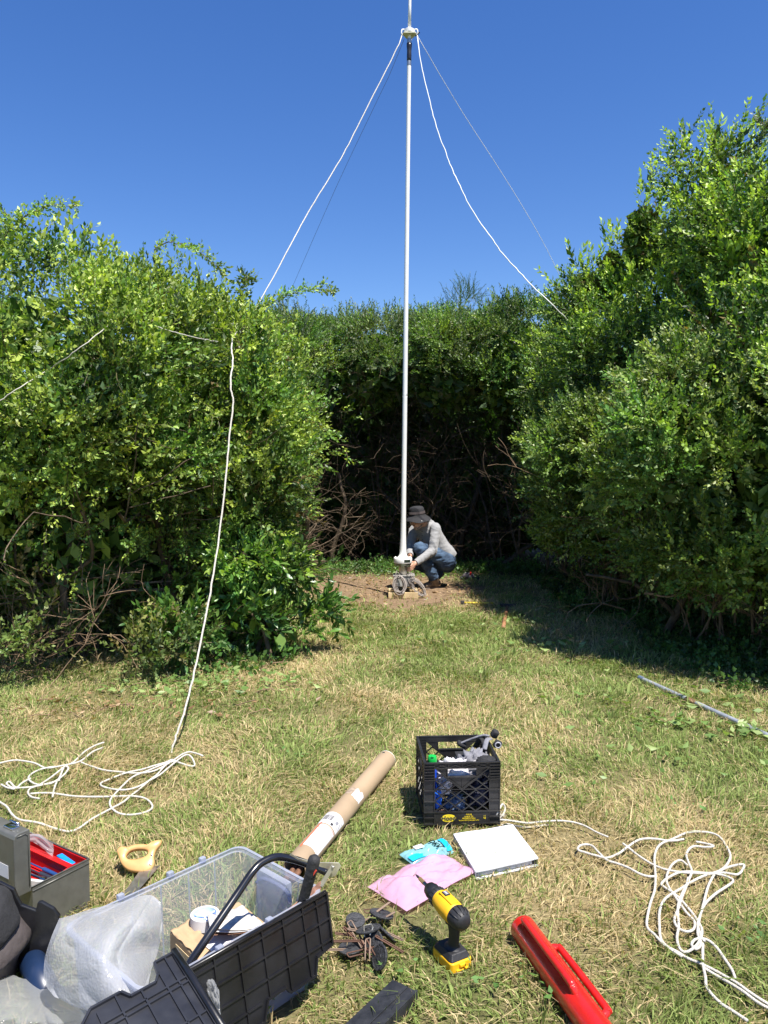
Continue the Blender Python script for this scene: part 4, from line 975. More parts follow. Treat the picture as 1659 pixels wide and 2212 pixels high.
def hand(mb, w, e, tgt, thumb_up, sgn):
    d = (w - e).normalized(); b0 = w + d * .05; to = (tgt - b0)
    f = to.normalized(); n_ = f.cross(Vector((0, 0, 1))).normalized(); up = n_.cross(f).normalized()
    pc = b0 + f * .042; Rm = Matrix((f, n_, up)).transposed()
    mb.ball(pc, (.052, .017, .042), 14, 10, Rm); mb.tube([w, b0, pc], [.028, .026, .022], 12)
    kn = b0 + f * .085
    for i, (o_, l_) in enumerate(((.030, .074), (.010, .084), (-.010, .078), (-.029, .060))):
        a = kn + up * o_; q = [a - f * .02, a + f * .006, a + f * l_ * .42 + n_ * sgn * .006, a + f * l_ * .72 + n_ * sgn * .024, a + f * l_ * .82 + n_ * sgn * .046]
        mb.tube(q, [.0105, .0102, .0095, .0088, .0072], 8); mb.ball(q[-1], .0073, 8, 6)
    t0 = b0 + f * .02 + up * .026 * thumb_up; q = [t0, t0 + f * .022 + up * .022 * thumb_up + n_ * sgn * .008, t0 + f * .05 + up * .030 * thumb_up + n_ * sgn * .018, t0 + f * .07 + up * .028 * thumb_up + n_ * sgn * .026]
    mb.tube(q, [.015, .013, .011, .009], 8); mb.ball(q[-1], .009, 8, 6)
hand(mb, wL, eL, cyl_c + Vector((.055, -.012, -.045)), 1, 1)
hand(mb, wR, eR, cyl_c + Vector((.05, .04, .02)), 1, -1)
body = remesh(mb, 'body', SKIN, .0052, man, 3)
mb = MB(); mb.ball(hp(.052, -.082, 0), (.044, .040, .034), 16, 10, RH); mb.ball(hp(.022, -.074, .030), (.024, .040, .022), 12, 8, RH); mb.ball(hp(.022, -.074, -.030), (.024, .040, .022), 12, 8, RH)
mb.tube([hp(.088, -.046, -.022), hp(.094, -.044, 0), hp(.088, -.046, .022)], .006, 8)
mb.build('beard', BEARD, man, world=True, smooth=True)
mb = MB(); mb.ball(hp(-.030, .022, 0), (.079, .084, .070), 18, 12, RH); mb.build('hair', BEARD, man, world=True, smooth=True)
for s_ in (-1, 1):
    mb = MB(); mb.ball(hp(.074, .008, s_ * .030), (.013, .008, .008), 10, 8, RH); mb.build('eye', mat('eye', (.12, .08, .06), .2), man, world=True, smooth=True)
# hat
hb = hp(-.005, .052, 0); hU = (Vector((-.10, -.06, 1))).normalized(); hx = Vector((1, 0, 0)); hx = (hx - hU * hx.dot(hU)).normalized(); RHt = Matrix((hx, hU.cross(hx), hU)).transposed()
mb = MB()
def brim(prof, n, wav):
    vs = []
    for r, z in prof:
        for j in range(n):
            a = 2 * PI * j / n; zz = z + wav * max(0, r - .1) / .06 * (math.sin(2 * a + .6) * .012 + math.sin(5 * a) * .004); vs.append(hb + RHt @ Vector((r * math.cos(a), r * 1.04 * math.sin(a), zz)))
    k = len(prof); return vs, [(i * n + j, i * n + (j + 1) % n, (i + 1) * n + (j + 1) % n, (i + 1) * n + j) for i in range(k - 1) for j in range(n)]
vs, fs = brim([(.002, .118), (.05, .117), (.078, .108), (.090, .092), (.094, .07), (.099, .03), (.102, .004), (.122, -.016), (.145, -.036), (.163, -.056), (.166, -.060), (.163, -.062), (.14, -.042), (.118, -.022), (.096, -.004)], 44, 1)
mb.add(vs, fs); hat = mb.build('hat', HATM, man, world=True, smooth=True)
mb = MB(); mb.lathe([(.0975, .056), (.1015, .056), (.1045, .028), (.1060, .026), (.100, .024)], 44, hb, RHt, cap=False); mb.build('hat_band', mat('hat_band', (.035, .026, .026), .9), hat, smooth=True).location = (0, 0, 0)
hat.children[0].data.transform(Matrix.Translation(-Vector(man.location)))
mb = MB(); q = hb + RHt @ Vector((.045, -.152, -.052)); mb.ball(q, .006, 8, 6); sn = mb.build('hat_snap', WHITE, hat); sn.data.transform(Matrix.Translation(-Vector(man.location)))
# boots
def boot(heel, toe, ankle, name='boot', lift=0):
    f = (toe - heel); L = f.length; f.normalize(); s = Vector((-f.y, f.x, 0)).normalized(); u = f.cross(s) * -1
    u = s.cross(f) * -1 if s.cross(f).z < 0 else s.cross(f)
    prof = [(0, .030), (.06, .040), (.14, .041), (.3, .036), (.5, .038), (.7, .048), (.85, .046), (.95, .034), (1, .012)]
    pts = [(t * L, w) for t, w in prof] + [(t * L, -w) for t, w in reversed(prof)]
    mb = MB(); mb.prism(pts, lambda a, b, t: heel + f * a + s * b + u * t, 0, .026); so_ = mb.build('sole', SOLE, None)
    mb = MB(); rings = []
    for t, w, h in ((.03, .030, .07), (.12, .041, .085), (.3, .040, .092), (.5, .042, .082), (.68, .048, .066), (.84, .046, .056), (.95, .034, .042), (.99, .018, .024)):
        rings.append((heel + f * (t * L) + u * (.024 + h * .5), s * w, u * (h * .55)))
    loft(mb, rings, 18); a0 = heel + f * (.24 * L) + u * .05; mb.tube([a0, a0.lerp(ankle, .5), ankle], [.048, .052, .055], 18)
    b = remesh(mb, name, BOOT, .007, man, 3)
    so_.data.transform(Matrix.Translation(-Vector(man.location))); so_.parent = b
    for k in range(4):
        c = a0.lerp(ankle, -.1 + .22 * k) + f * (.052 - .004 * k) + u * (.012 - .002 * k); mb = MB(); mb.tube([c - s * .024, c + f * .004, c + s * .024], .0028, 6); l = mb.build('lace', mat('lace', (.6, .55, .45), .8), b); l.data.transform(Matrix.Translation(-Vector(man.location)))
boot(A6(940, 1398, 9.78).xy.to_3d() + Vector((0, 0, .0)), A6(700, 1398, 9.62).xy.to_3d(), anL + Vector((.0, -.01, .01)))
hb2 = A6(985, 1225, 10.02); boot(Vector((hb2.x, 10.0, .15)), Vector((hb2.x - .17, 9.93, .0)), anR + Vector((0, 0, 0)))
# ================================================================ THINGS ON THE LAWN
Z1 = lambda x, y: (x / 4.32, 1728 + y / 4.32)
Z2 = lambda x, y: (274.3 + x / 3.36, 1782.8 + y / 3.36)
Z3 = lambda x, y: (685.7 + x / 3.36, 1755.3 + y / 3.36)
WHITEM = mat('white_vinyl', (.62, .62, .65), .42, var=.02, bump=.15, bscale=9)
REDP = mat('red_paint', (.52, .014, .012), .30, var=.12, scale=14, coat=.25, bump=.08, bscale=90)
YEL = mat('yellow_plastic', (.78, .42, .012), .42, var=.06)
RUST = mat('rusty_steel', (.17, .085, .05), .85, metal=.2, var=.4, scale=60, bump=.4)
CARD = mat('cardboard', (.42, .29, .165), .8, var=.07, scale=6)
KRAFT = mat('kraft_tube', (.32, .235, .15), .7, var=.08, scale=5)
PAPER = mat('paper', (.60, .59, .60), .7, var=.04)
INK = mat('ink', (.03, .03, .035), .7)
INKG = mat('grey_ink', (.22, .22, .24), .8)
ORANGE = mat('orange_ink', (.75, .13, .05), .6)
PINKL = mat('pale_ink', (.70, .42, .40), .7)
CHROME = mat('chrome', (.62, .62, .64), .15, metal=1, var=.03)
ZINC = mat('zinc_plate', (.62, .58, .46), .35, metal=.75, var=.15, scale=20)
def local_text(txt, size, M, m, parent, name='lettering', bold=0.0):
    vs, fs = text_geo(txt, size, bold); mb = MB(); mb.add([M @ v for v in vs], fs); return mb.build(name, m, parent)

# ---------------------------------------------------------------- milk crate
cb = H(987, 1792); CR = .335; CH = .275
crate = thing('milk_crate', 'black plastic milk crate full of gear on the lawn', 'crate', (cb.x + .012, cb.y + CR / 2, .024), math.radians(3.5))
CPL = mat('crate_plastic', (.014, .014, .015), .45, var=.5, scale=7, spec=.5, col2=(.028, .027, .026), bump=.1, bscale=120)
def crate_side():
    mb = MB(); W = CR; sx = W / 833.0; sz = CH / 672.0
    U = lambda x: (x - 691.5) * sx; V = lambda y: (1077 - y) * sz
    def bar(x0, y0, x1, y1, w=.004, d0=0.0, d1=.011):
        a = Vector((U(x0), V(y0))); b = Vector((U(x1), V(y1))); t = (b - a).normalized(); n = Vector((-t.y, t.x)) * w / 2
        mb.prism([tuple(a - n), tuple(b - n), tuple(b + n), tuple(a + n)], lambda u, v, q: (u, -W / 2 + q, v), d0, d1)
    def plate(pts, d0=.006, d1=.009): mb.prism([(U(x), V(y)) for x, y in pts], lambda u, v, q: (u, -W / 2 + q, v), d0, d1)
    # corner columns with ribs
    for a, b in ((275, 392), (990, 1108)):
        plate([(a, 405), (b, 405), (b, 1077), (a, 1077)])
        for y in (408, 440, 470, 503, 535, 567, 590, 705, 825, 942, 1003, 1074): bar(a, y, b, y, .0045, -.001, .010)
        for x in (a + 3, b - 3): bar(x, 405, x, 1077, .004, .0015, .0095)
    # top band with crossed ribs
    plate([(392, 405), (990, 405), (990, 466), (392, 466)])
    bar(392, 407, 990, 407, .005, -.001, .010); bar(392, 466, 990, 466, .004, 0.0002, .010)
    for k in range(4):
        a = 392 + k * 149.5; bar(a, 410, a + 149.5, 463, .0025, .001, .0085); bar(a, 463, a + 149.5, 410, .0025, .0012, .0084); bar(a, 405, a, 466, .003, .0008, .0088)
    # V panel round the hand hole
    plate([(400, 466), (532, 466), (532, 569)]); plate([(850, 466), (985, 466), (850, 569)]); plate([(527, 560), (856, 560), (691, 690)])
    bar(400, 466, 690, 692, .004, 0, .011); bar(985, 466, 691, 692, .004, .0003, .0107)
    bar(530, 562, 852, 562, .005, -.0012, .012); bar(530, 468, 530, 560, .003, .0005, .011); bar(851, 468, 851, 560, .003, .0006, .0112)
    bar(691, 565, 691, 690, .0025, .003, .0095)
    # diamond lattice below
    def ok(x, y):
        vy = 466 + .78 * min(x - 400, 985 - x); return 392 <= x <= 990 and vy < y < 940 and y > 530
    for s in (1, -1):
        for k in range(-8, 16):
            x0 = 392 + 149.5 * k; run = []
            for i in range(0, 121):
                y = 940 - i * 4; x = x0 + s * (940 - y) / .78
                if ok(x, y): run.append((x, y))
                elif len(run) > 4: bar(*run[0], *run[-1], .0034, .0004 + .0003 * (s > 0), .0100 + .0003 * (s > 0)); run = []
                else: run = []
            if len(run) > 4: bar(*run[0], *run[-1], .0034, .0004, .01)
    bar(392, 698, 990, 698, .0028, .0012, .0092)
    # bottom band
    plate([(392, 940), (990, 940), (990, 1066), (392, 1066)], .003, .008); bar(392, 940, 990, 940, .004, -.0008, .0104); bar(392, 1074, 990, 1074, .005, -.0008, .0104)
    return mb
proto = crate_side()
for k in range(4):
    m2 = MB(); R3 = Matrix.Rotation(k * PI / 2, 4, 'Z'); eps = 1 - .002 * (k % 2)
    m2.add([R3 @ Vector((v[0] * (1 if k % 2 == 0 else .93), v[1] * eps, v[2] * (1 if k % 2 == 0 else .997))) for v in proto.v], proto.f)
    m2.build('side_panel', CPL, crate)
mb = MB()
for i in range(9):
    t = -.145 + i * .036; mb.box((t, 0, .006), (.004, .30, .006)); mb.box((0, t + .0005, .006), (.30, .004, .0052))
mb.build('crate_floor', CPL, crate)
FR = Matrix(((1, 0, 0), (0, 0, -1), (0, 1, 0))).to_4x4()
def frontM(x, y, d=-CR / 2 + .0025):
    sx = CR / 833.0; sz = CH / 672.0
    return Matrix.Translation(((x - 691.5) * sx, d, (1077 - y) * sz)) @ Matrix.Rotation(PI / 2, 4, 'X')
YINK = mat('yellow_ink', (.72, .56, .02), .6, var=.15, scale=30)
mb = MB(); M = frontM(545, 1010, -CR / 2 + .0024)
mb.add([M @ Vector((.0325 * math.cos(a), .0172 * math.sin(a), 0)) for a in [i * PI / 20 for i in range(40)]], [tuple(range(40))])
ov = mb.build('oval_logo', YINK, crate); local_text('Hood', .027, frontM(545, 1011, -CR / 2 + .0016), INK, ov, bold=.0006)
local_text('MISUSE', .008, frontM(767, 976), YINK, crate); local_text('LIABLE TO', .0085, frontM(767, 999), YINK, crate); local_text('PROSECUTION', .0085, frontM(767, 1020), YINK, crate)
local_text('THIS CASE MADE WITH RECYCLED PLASTIC', .0045, frontM(767, 1040), YINK, crate); local_text('11', .011, frontM(940, 997), YINK, crate); local_text('98', .011, frontM(940, 1021), YINK, crate)
# contents
CM = Matrix.LocRotScale(crate.location, crate.rotation_euler, None)
def cw(x, y, z): return CM @ Vector((x, y, z))
b = cw(-.125, -.11, .15)
bot = thing('bottle', 'squeeze bottle with green cap and blue body in the left corner of the milk crate', 'bottle', b)
mb = MB(); mb.lathe([(.018, -.12), (.021, -.115), (.021, .085), (.020, .092)], 24); mb.build('bottle_body', mat('blue_plastic', (.01, .06, .50), .3), bot, smooth=True, angle=40)
mb = MB(); mb.lathe([(.020, .092), (.0215, .094), (.0205, .128), (.017, .137), (.006, .140)], 24); mb.box((0, -.012, .139), (.012, .02, .006), bev=.002); mb.build('cap', mat('green_plastic', (.01, .42, .06), .3), bot, smooth=True, angle=40)
def crumple(name, label, cat, c, size, m, seed, amp=.35, n=26, rot=(0, 0, 0), flat=.5, f=3.0):
    mb = MB(); mb.ball((0, 0, 0), (1, 1, 1), n * 2, n)
    R = Euler(rot).to_matrix(); out = []
    for v in mb.v:
        v = Vector(v); q = v * f + Vector((seed * 3.1, seed, 0))
        d = 1 + amp * (abs(noise.noise(q)) * 2 - .45) + amp * .5 * (abs(noise.noise(q * 2.3)) * 2 - .4)
        w_ = v * d; w_.z = max(w_.z, -flat); out.append(tuple(R @ Vector((w_.x * size[0], w_.y * size[1], w_.z * size[2]))))
    mb.v = out; o = mb.build(name, m, None, smooth=True); o.location = c; tag(o, label, cat); return o
CLG = mat('grey_cloth', (.17, .17, .19), .9, var=.3, scale=14, bump=.5); CLB = mat('black_cloth', (.016, .016, .018), .85, var=.3, bump=.4); CLW = mat('white_cloth', (.55, .53, .56), .85, var=.1, bump=.4)
crumple('cloth', 'crumpled whitish cloth against the front hand hole of the milk crate', 'cloth', cw(-.02, -.10, .20), (.085, .05, .06), CLW, 1)
crumple('jacket', 'bunched grey and black jacket filling the right half of the milk crate', 'jacket', cw(.075, -.05, .215), (.08, .085, .055), CLG, 5)
crumple('cap', 'black cap on top of the grey jacket at the right rim of the milk crate', 'cap', cw(.115, -.12, .262), (.042, .03, .022), CLB, 8, amp=.15)
crumple('pouch', 'white and lilac pouch behind the lattice on the left of the milk crate', 'pouch', cw(-.07, -.10, .14), (.035, .03, .045), CLW, 11)
crumple('bag', 'bright blue plastic bag behind the lattice at the lower left of the milk crate', 'bag', cw(-.105, -.125, .09), (.018, .018, .06), mat('blue_bag', (.02, .16, .75), .35), 12)
crumple('bag', 'slate blue bundle low behind the lattice of the milk crate', 'bag', cw(-.02, -.11, .07), (.04, .04, .04), mat('slate_bag', (.10, .15, .25), .6), 13)
crumple('bag', 'dark navy bundle behind the lattice on the right of the milk crate', 'bag', cw(.09, -.08, .10), (.055, .06, .08), mat('navy_bag', (.012, .015, .045), .6), 14)
crumple('glove', 'dusty brown work glove low in the left front corner of the milk crate', 'glove', cw(-.09, -.12, .035), (.035, .025, .022), mat('brown_cloth', (.17, .10, .075), .9), 15)
tub = thing('plastic_box', 'white plastic frame box standing in the middle of the milk crate', 'box', cw(.035, .0, .19), crate.rotation_euler.z)
mb = MB(); mb.box((0, 0, .0), (.075, .05, .10), bev=.006); mb.build('box_body', WHITEM, tub)
mb = MB(); mb.box((.002, -.0275, .003), (.045, .004, .07), bev=.003); mb.build('window', CLB, tub); mb = MB(); mb.box((0, 0, .056), (.08, .055, .012), bev=.004); mb.build('lid', CLB, tub)
st = thing('strap_harness', 'grey and black strap harness with buckles hanging over the right rim of the crate', 'strap', cw(.13, .05, .27))
for pts, m_, w_ in (([(-.10, .02, .0), (-.05, .01, .025), (0, .0, .045), (.03, -.01, .045)], CLG, .012), ([(.0, -.06, .0), (.015, -.035, .035), (.035, -.015, .035)], CLG, .012), ([(-.03, .03, -.02), (-.005, .0, .03), (.01, -.03, .0)], CLB, .016)):
    mb = MB(); mb.tube(spline(pts, 6), w_, 10, sy=.45); mb.build('strap', m_, st, smooth=True)
for c_, s_ in (((.055, -.005, .055), (.03, .03, .035)), ((.065, -.03, .015), (.035, .022, .035)), ((-.095, .02, -.005), (.045, .03, .02))):
    mb = MB(); mb.box(c_, s_, rot=(.3, .5, .2), bev=.007); mb.build('buckle', CLB, st, smooth=True)
mb = MB(); mb.tube([(.065 + .013 * math.cos(a), -.045, .015 + .013 * math.sin(a)) for a in [i * PI / 6 for i in range(12)]], .003, 6, closed=True); mb.build('ring', mat('grey_plastic', (.3, .3, .33), .4), st, smooth=True)

# ---------------------------------------------------------------- binder
tl, tr, br, bl = H(980, 1801, .038), H(1108, 1781, .038), H(1163, 1854, .038), H(1028, 1886, .034)
bi = thing('ring_binder', 'white ring binder lying shut on the grass in front of the milk crate', 'binder', ((tl + br) / 2).xy.to_3d())
def quadslab(pts, z0, z1, m, name, parent, sh=0.0, n=14, bow=.0):
    c = sum(pts, Vector()) / 4; q = [p.lerp(c, sh) for p in pts]; mb = MB()
    def f(z):
        def g(u, v):
            p = q[0].lerp(q[1], u).lerp(q[3].lerp(q[2], u), v); return (p.x, p.y, z + bow * (nz(u * 2, v * 2, 1, 4) + .6 * math.sin(u * 9 + v * 3) * .3))
        return g
    k = n * n; g1, g0 = f(z1), f(z0); vs = [g1(i / (n - 1), j / (n - 1)) for j in range(n) for i in range(n)] + [g0(i / (n - 1), j / (n - 1)) for j in range(n) for i in range(n)]
    fs = []
    for j in range(n - 1):
        for i in range(n - 1):
            a = j * n + i; fs.append((a, a + 1, a + n + 1, a + n)); fs.append((a + k, a + n + k, a + n + 1 + k, a + 1 + k))
    for i in range(n - 1):
        for (a, b_) in ((i, i + 1), ((n - 1) * n + i + 1, (n - 1) * n + i), ((i + 1) * n, i * n), (i * n + n - 1, (i + 1) * n + n - 1)): fs.append((a, a + k, b_ + k, b_))
    mb.add(vs, fs); return mb.build(name, m, parent, world=True, smooth=True, angle=40)
quadslab([tl, tr, br, bl], .034, .038, WHITEM, 'front_cover', bi, 0, bow=.003)
quadslab([tl, tr, br, bl], .012, .028, PAPER, 'pages', bi, .08)
quadslab([tl, tr, br, bl], .005, .009, WHITEM, 'back_cover', bi, .0, bow=.002)
mb = MB(); mb.prism([(tl.x - .002, tl.y), (bl.x - .002, bl.y), (bl.x + .002, bl.y), (tl.x + .002, tl.y)], lambda u, v, t: (u, v, t), .006, .037); mb.build('spine', mat('binder_spine', (.35, .35, .38), .5), bi, world=True)
mb = MB(); mb.prism([(br.x - .03, br.y + .002), (br.x - .002, br.y + .006), (br.x - .002, br.y + .010), (br.x - .03, br.y + .006)], lambda u, v, t: (u, v, t), .010, .033); mb.build('label_holder', INK, bi, world=True)

# ---------------------------------------------------------------- plastic bags lying flat
def bag(name, label, pts, z, m, h, seed, edges=.0, n=34, name2=None, base=.022):
    q = [H(*z(*p), base) for p in pts]; c = sum(q, Vector()) / 4
    root = thing(name, label, 'bag', c.xy.to_3d()); mb = MB()
    for top in (1, 0):
        def g(u, v):
            p = q[0].lerp(q[1], u).lerp(q[3].lerp(q[2], u), v); e = (4 * u * (1 - u)) ** .45 * (4 * v * (1 - v)) ** .45
            r = abs(nz(u * 3.0 + seed, v * 3.0, 1, seed)) * 1.6 + .6 * abs(nz(u * 7 + seed, v * 5, 1, seed + 3)) + .35 * abs(nz(u * 15, v * 13, 1, seed))
            bend = .012 * nz(u * 2, v * 2, 1, seed + 7)
            return (p.x + .01 * nz(u * 3, v * 3, 1, 1) * 0.6, p.y + .01 * nz(u * 3, v * 3, 1, 9) * .6, base + bend * .5 + (h * e * (.35 + r) if top else -.002 * e) + (.0012 if top else 0))
        mb.grid(n, n, g)
    mb.build('film', m, root, world=True, smooth=True); return root, q
pink = film_mat('pink_film', (.90, .60, .78), clear=.42, rough=.10, transl=.35, bscale=16, bstr=.35, spec=1.0, edge=False)
bag('pink_bag', 'translucent pink antistatic bag lying on the grass behind the drill', [(362, 545), (905, 298), (1152, 432), (650, 715)], Z3, pink, .034, 3)
cyan = film_mat('blue_film', (.38, .72, .78), clear=.45, rough=.15, transl=.35, bscale=18, bstr=.4, spec=.8)
br_, q = bag('blue_bag', 'small clear bag with bright blue band, tucked above the pink bag', [(598, 308), (905, 200), (990, 292), (690, 378)], Z3, cyan, .022, 6)
BLUEB = mat('cyan_print', (.01, .42, .72), .4, var=.1)
def onbag(u, v, z=.042): 
    p = q[0].lerp(q[1], u).lerp(q[3].lerp(q[2], u), v); return Vector((p.x, p.y, z))
mb = MB(); mb.grid(4, 10, lambda a, b_: onbag(.86 + a * .12, .04 + b_ * .92, .034 + .010 * math.sin(b_ * 3.1))); mb.build('blue_band', BLUEB, br_, world=True, smooth=True)
mb = MB(); mb.grid(8, 5, lambda a, b_: onbag(.02 + a * .42, .55 + b_ * .42, .034 + .006 * math.sin(a * 3.1))); mb.build('blue_patch', BLUEB, br_, world=True, smooth=True)
mb = MB(); mb.grid(3, 3, lambda a, b_: onbag(.26 + a * .2, .12 + b_ * .28, .046)); mb.build('sticker', PAPER, br_, world=True)
vs, fs = text_geo('DKV', .034, .001); d_ = (q[3] - q[0]).normalized(); mb = MB(); o_ = onbag(.70, .45, .047); up_ = (q[1] - q[0]).normalized(); mb.add([o_ + d_ * v.x + up_ * v.y for v in vs], fs); mb.build('lettering', BLUEB, br_, world=True)

# ---------------------------------------------------------------- cordless drill
rear, tip = H(1000, 1992, .165), H(898, 1889, .185); ax = (tip - rear).normalized(); L = (tip - rear).length
fwd = Vector((ax.x, ax.y, 0)).normalized(); foot = (rear + fwd * .055).xy.to_3d()
dr = thing('cordless_drill', 'yellow and black cordless drill standing on its battery on the grass', 'drill', foot)
BLK = mat('drill_rubber', (.018, .018, .020), .55, var=.2, bump=.15)
Rx = ax; Ry = Vector((-fwd.y, fwd.x, 0)); Rz = Rx.cross(Ry); RD = Matrix((Ry, Rz, Rx)).transposed(); RDr = Matrix((Ry, Rx.cross(Ry), Rx)).transposed()
o0 = rear
def dpart(name, prof, m, n=28, squash=1.0):
    mb = MB(); mb.lathe([(r, t) for r, t in prof], n, o0, RD); return mb.build(name, m, dr, world=True, smooth=True, angle=50)
dpart('rear_cap', [(.010, -.012), (.024, -.008), (.031, .004), (.0335, .02), (.034, .04), (.030, .0405)], BLK)
mb = MB()
for k in range(5):
    a = -.9 + k * .45; d0 = Ry * math.sin(a) + Rz * math.cos(a); mb.tube([o0 + ax * -.004 + d0 * .026, o0 + ax * .012 + d0 * .0345, o0 + ax * .034 + d0 * .0355], .0022, 6)
mb.build('grip_ridge', BLK, dr, world=True, smooth=True)
dpart('motor_housing', [(.031, .036), (.0345, .040), (.036, .055), (.036, .085), (.0345, .108), (.031, .125), (.029, .133)], YEL)
mb = MB(); mb.box(o0 + ax * .082 + Rz * .0345, (.030, .0065, .072), rot=RD.to_euler(), bev=.003); mb.build('top_rail', YEL, dr, world=True, smooth=True, angle=40)
mb = MB(); mb.box(o0 + ax * .098 + Rz * .0385, (.020, .004, .024), rot=RD.to_euler(), bev=.0015); sw = mb.build('speed_switch', BLACKM, dr, world=True)
mb = MB()
for k in (-.006, 0, .006): mb.box(o0 + ax * (.098 + k) + Rz * .0412, (.011, .0012, .0022), rot=RD.to_euler())
mb.build('scale_marks', mat('pale_print', (.6, .6, .58), .6), dr, world=True)
dpart('clutch_ring', [(.028, .131), (.0305, .134), (.0305, .152), (.027, .155)], BLK)
mb = MB()
for k in range(16):
    a = k * PI / 8; d0 = Ry * math.cos(a) + Rz * math.sin(a); mb.tube([o0 + ax * .134 + d0 * .0305, o0 + ax * .151 + d0 * .0305], .0018, 5)
mb.build('clutch_knurl', BLK, dr, world=True)
dpart('chuck', [(.024, .154), (.026, .157), (.026, .178), (.0235, .182), (.0225, .192), (.012, .205), (.006, .207)], BLACKP)
dpart('bit_holder', [(.0062, .203), (.0062, .226), (.0060, .228)], mat('steel_dark', (.2, .2, .21), .3, metal=1)); dpart('bit_sleeve', [(.0068, .226), (.0068, .252), (.0062, .254)], mat('brass', (.62, .42, .16), .35, metal=.8)); dpart('driver_bit', [(.0042, .252), (.0042, L - .012), (.0016, L)], BLACKM, 8)
# grip, battery (yellow panel above it)
top = rear + ax * .052 - Vector((0, 0, .02)); basep = foot + Vector((0, 0, .048))
mb = MB(); pts = [top, top.lerp(basep, .35) - fwd * .006, top.lerp(basep, .7) - fwd * .005, basep + Vector((0, 0, .006))]
pp = spline(pts, 5); rings = []
for i, p_ in enumerate(pp):
    t = i / (len(pp) - 1); w_ = .0175 + .003 * math.cos(t * 5); rings.append((p_, fwd * (.025 - .004 * math.sin(t * 3.1) + .010 * max(0, t - .8) * 5), Ry * (w_ + .012 * max(0, t - .85) * 6)))
loft(mb, rings, 20); mb.build('grip', BLK, dr, world=True, smooth=True)
mb = MB(); q0 = top + fwd * .030 - Vector((0, 0, .018)); mb.box(q0, (.016, .016, .030), rot=(0, 0, math.atan2(fwd.y, fwd.x)), bev=.005); mb.build('trigger', BLACKM, dr, world=True)
yaw = math.atan2(fwd.y, fwd.x)
mb = MB(); mb.prism([(-.048, -.036), (-.036, -.040), (.050, -.040), (.060, -.032), (.060, .032), (.050, .040), (-.036, .040), (-.048, .036)], lambda u, v, t: foot + fwd * (u * (1 - .25 * (t > .04))) + Ry * (v * (1 - .25 * (t > .04))) + Vector((0, 0, t)), .036, .056); mb.build('battery_shoe', BLK, dr, world=True, bevel=.003)
mb = MB(); mb.prism([(-.052, -.034), (-.044, -.041), (.052, -.041), (.062, -.032), (.062, .032), (.052, .041), (-.044, .041), (-.052, .034)], lambda u, v, t: foot + fwd * u + Ry * v + Vector((0, 0, t)), .002, .0355); bt = mb.build('battery', YEL, dr, world=True, bevel=.004)
mb = MB(); mb.box(foot - fwd * .054 + Vector((0, 0, .026)), (.012, .022, .010), rot=(0, 0, yaw), bev=.003); mb.box(foot - fwd * .054 + Vector((0, 0, .012)), (.008, .044, .004), rot=(0, 0, yaw), bev=.001); bb = mb.build('battery_latch', YEL, dr, world=True)

# ---------------------------------------------------------------- red post driver
a0, a1 = H(1128, 2003, .048), H(1296, 2235, .048); d = (a1 - a0).normalized(); sd_ = Vector((d.y, -d.x, 0)); a2 = a0 + d * .72
pd_ = thing('post_driver', 'red steel tube post driver with two side handles, lying at the bottom right', 'post driver', a0.xy.to_3d())
mb = MB(); mb.tube([a0 - d * .006, a0, a0 + d * .006, a2, a2 + d * .001, a2 - d * .2], [.034, .041, .0435, .0435, .038, .038], 40); mb.build('tube', REDP, pd_, world=True, smooth=True, angle=50)
Zu = Vector((0, 0, 1))
for s_, t0, t1, hz in ((-1, .045, .385, .030), (1, .13, .45, .000)):
    side = Vector((-d.y, d.x, 0)) * s_; out = (side * (.30 if s_ < 0 else 1.0) + Zu * (1.0 if s_ < 0 else .15)).normalized()
    pts = [a0 + d * t0 + out * .030, a0 + d * (t0 + .012) + out * .058, a0 + d * (t0 + .04) + out * .064, a0 + d * (t1 - .04) + out * .064, a0 + d * (t1 - .012) + out * .058, a0 + d * t1 + out * .030]
    mb = MB(); mb.tube(spline(pts, 6), .0115, 16); mb.build('handle', REDP, pd_, world=True, smooth=True)

# ---------------------------------------------------------------- cardboard tube with labels
t0 = P(835, 1650, H(838, 1662).y); t1 = H(636, 1880, .05); t0.z = .052; t1.z = .055; td = (t0 - t1).normalized(); TL = (t0 - t1).length; r_t = .0475
tb = thing('cardboard_tube', 'long brown cardboard mailing tube with shipping labels, lying on the lawn', 'tube', ((t0 + t1) / 2).xy.to_3d())
tx = Vector((td.y, -td.x, 0)).normalized(); tz = tx.cross(td); tz = tz if tz.z > 0 else -tz
mb = MB(); mb.tube([t1, t1 + td * .001, t0, t0 - td * .003], [r_t - .003, r_t, r_t, r_t - .003], 40, cap=False); mb.tube([t1, t0 - td * .003], [r_t - .0035, r_t - .0035], 40, cap=False); mb.build('tube', KRAFT, tb, world=True, smooth=True, angle=50)
mb = MB(); mb.lathe([(.001, 0), (r_t - .004, 0), (r_t - .004, .004), (.001, .004)], 32, t0 - td * .012, Matrix((tx, tz, td)).transposed()); mb.build('end_cap', mat('white_cap', (.7, .68, .62), .5), tb, world=True)
mb = MB(); mb.tube([t0 - td * .004, t0], [r_t + .001, r_t + .001], 40, cap=False); mb.build('end_rim', mat('pale_rim', (.72, .7, .64), .6), tb, world=True, smooth=True)
mb = MB(); mb.box(t0 - td * .03 + tz * (r_t + .0005) - tx * .006, (.012, .012, .002), bev=.0005); mb.build('staple', CHROME, tb, world=True)
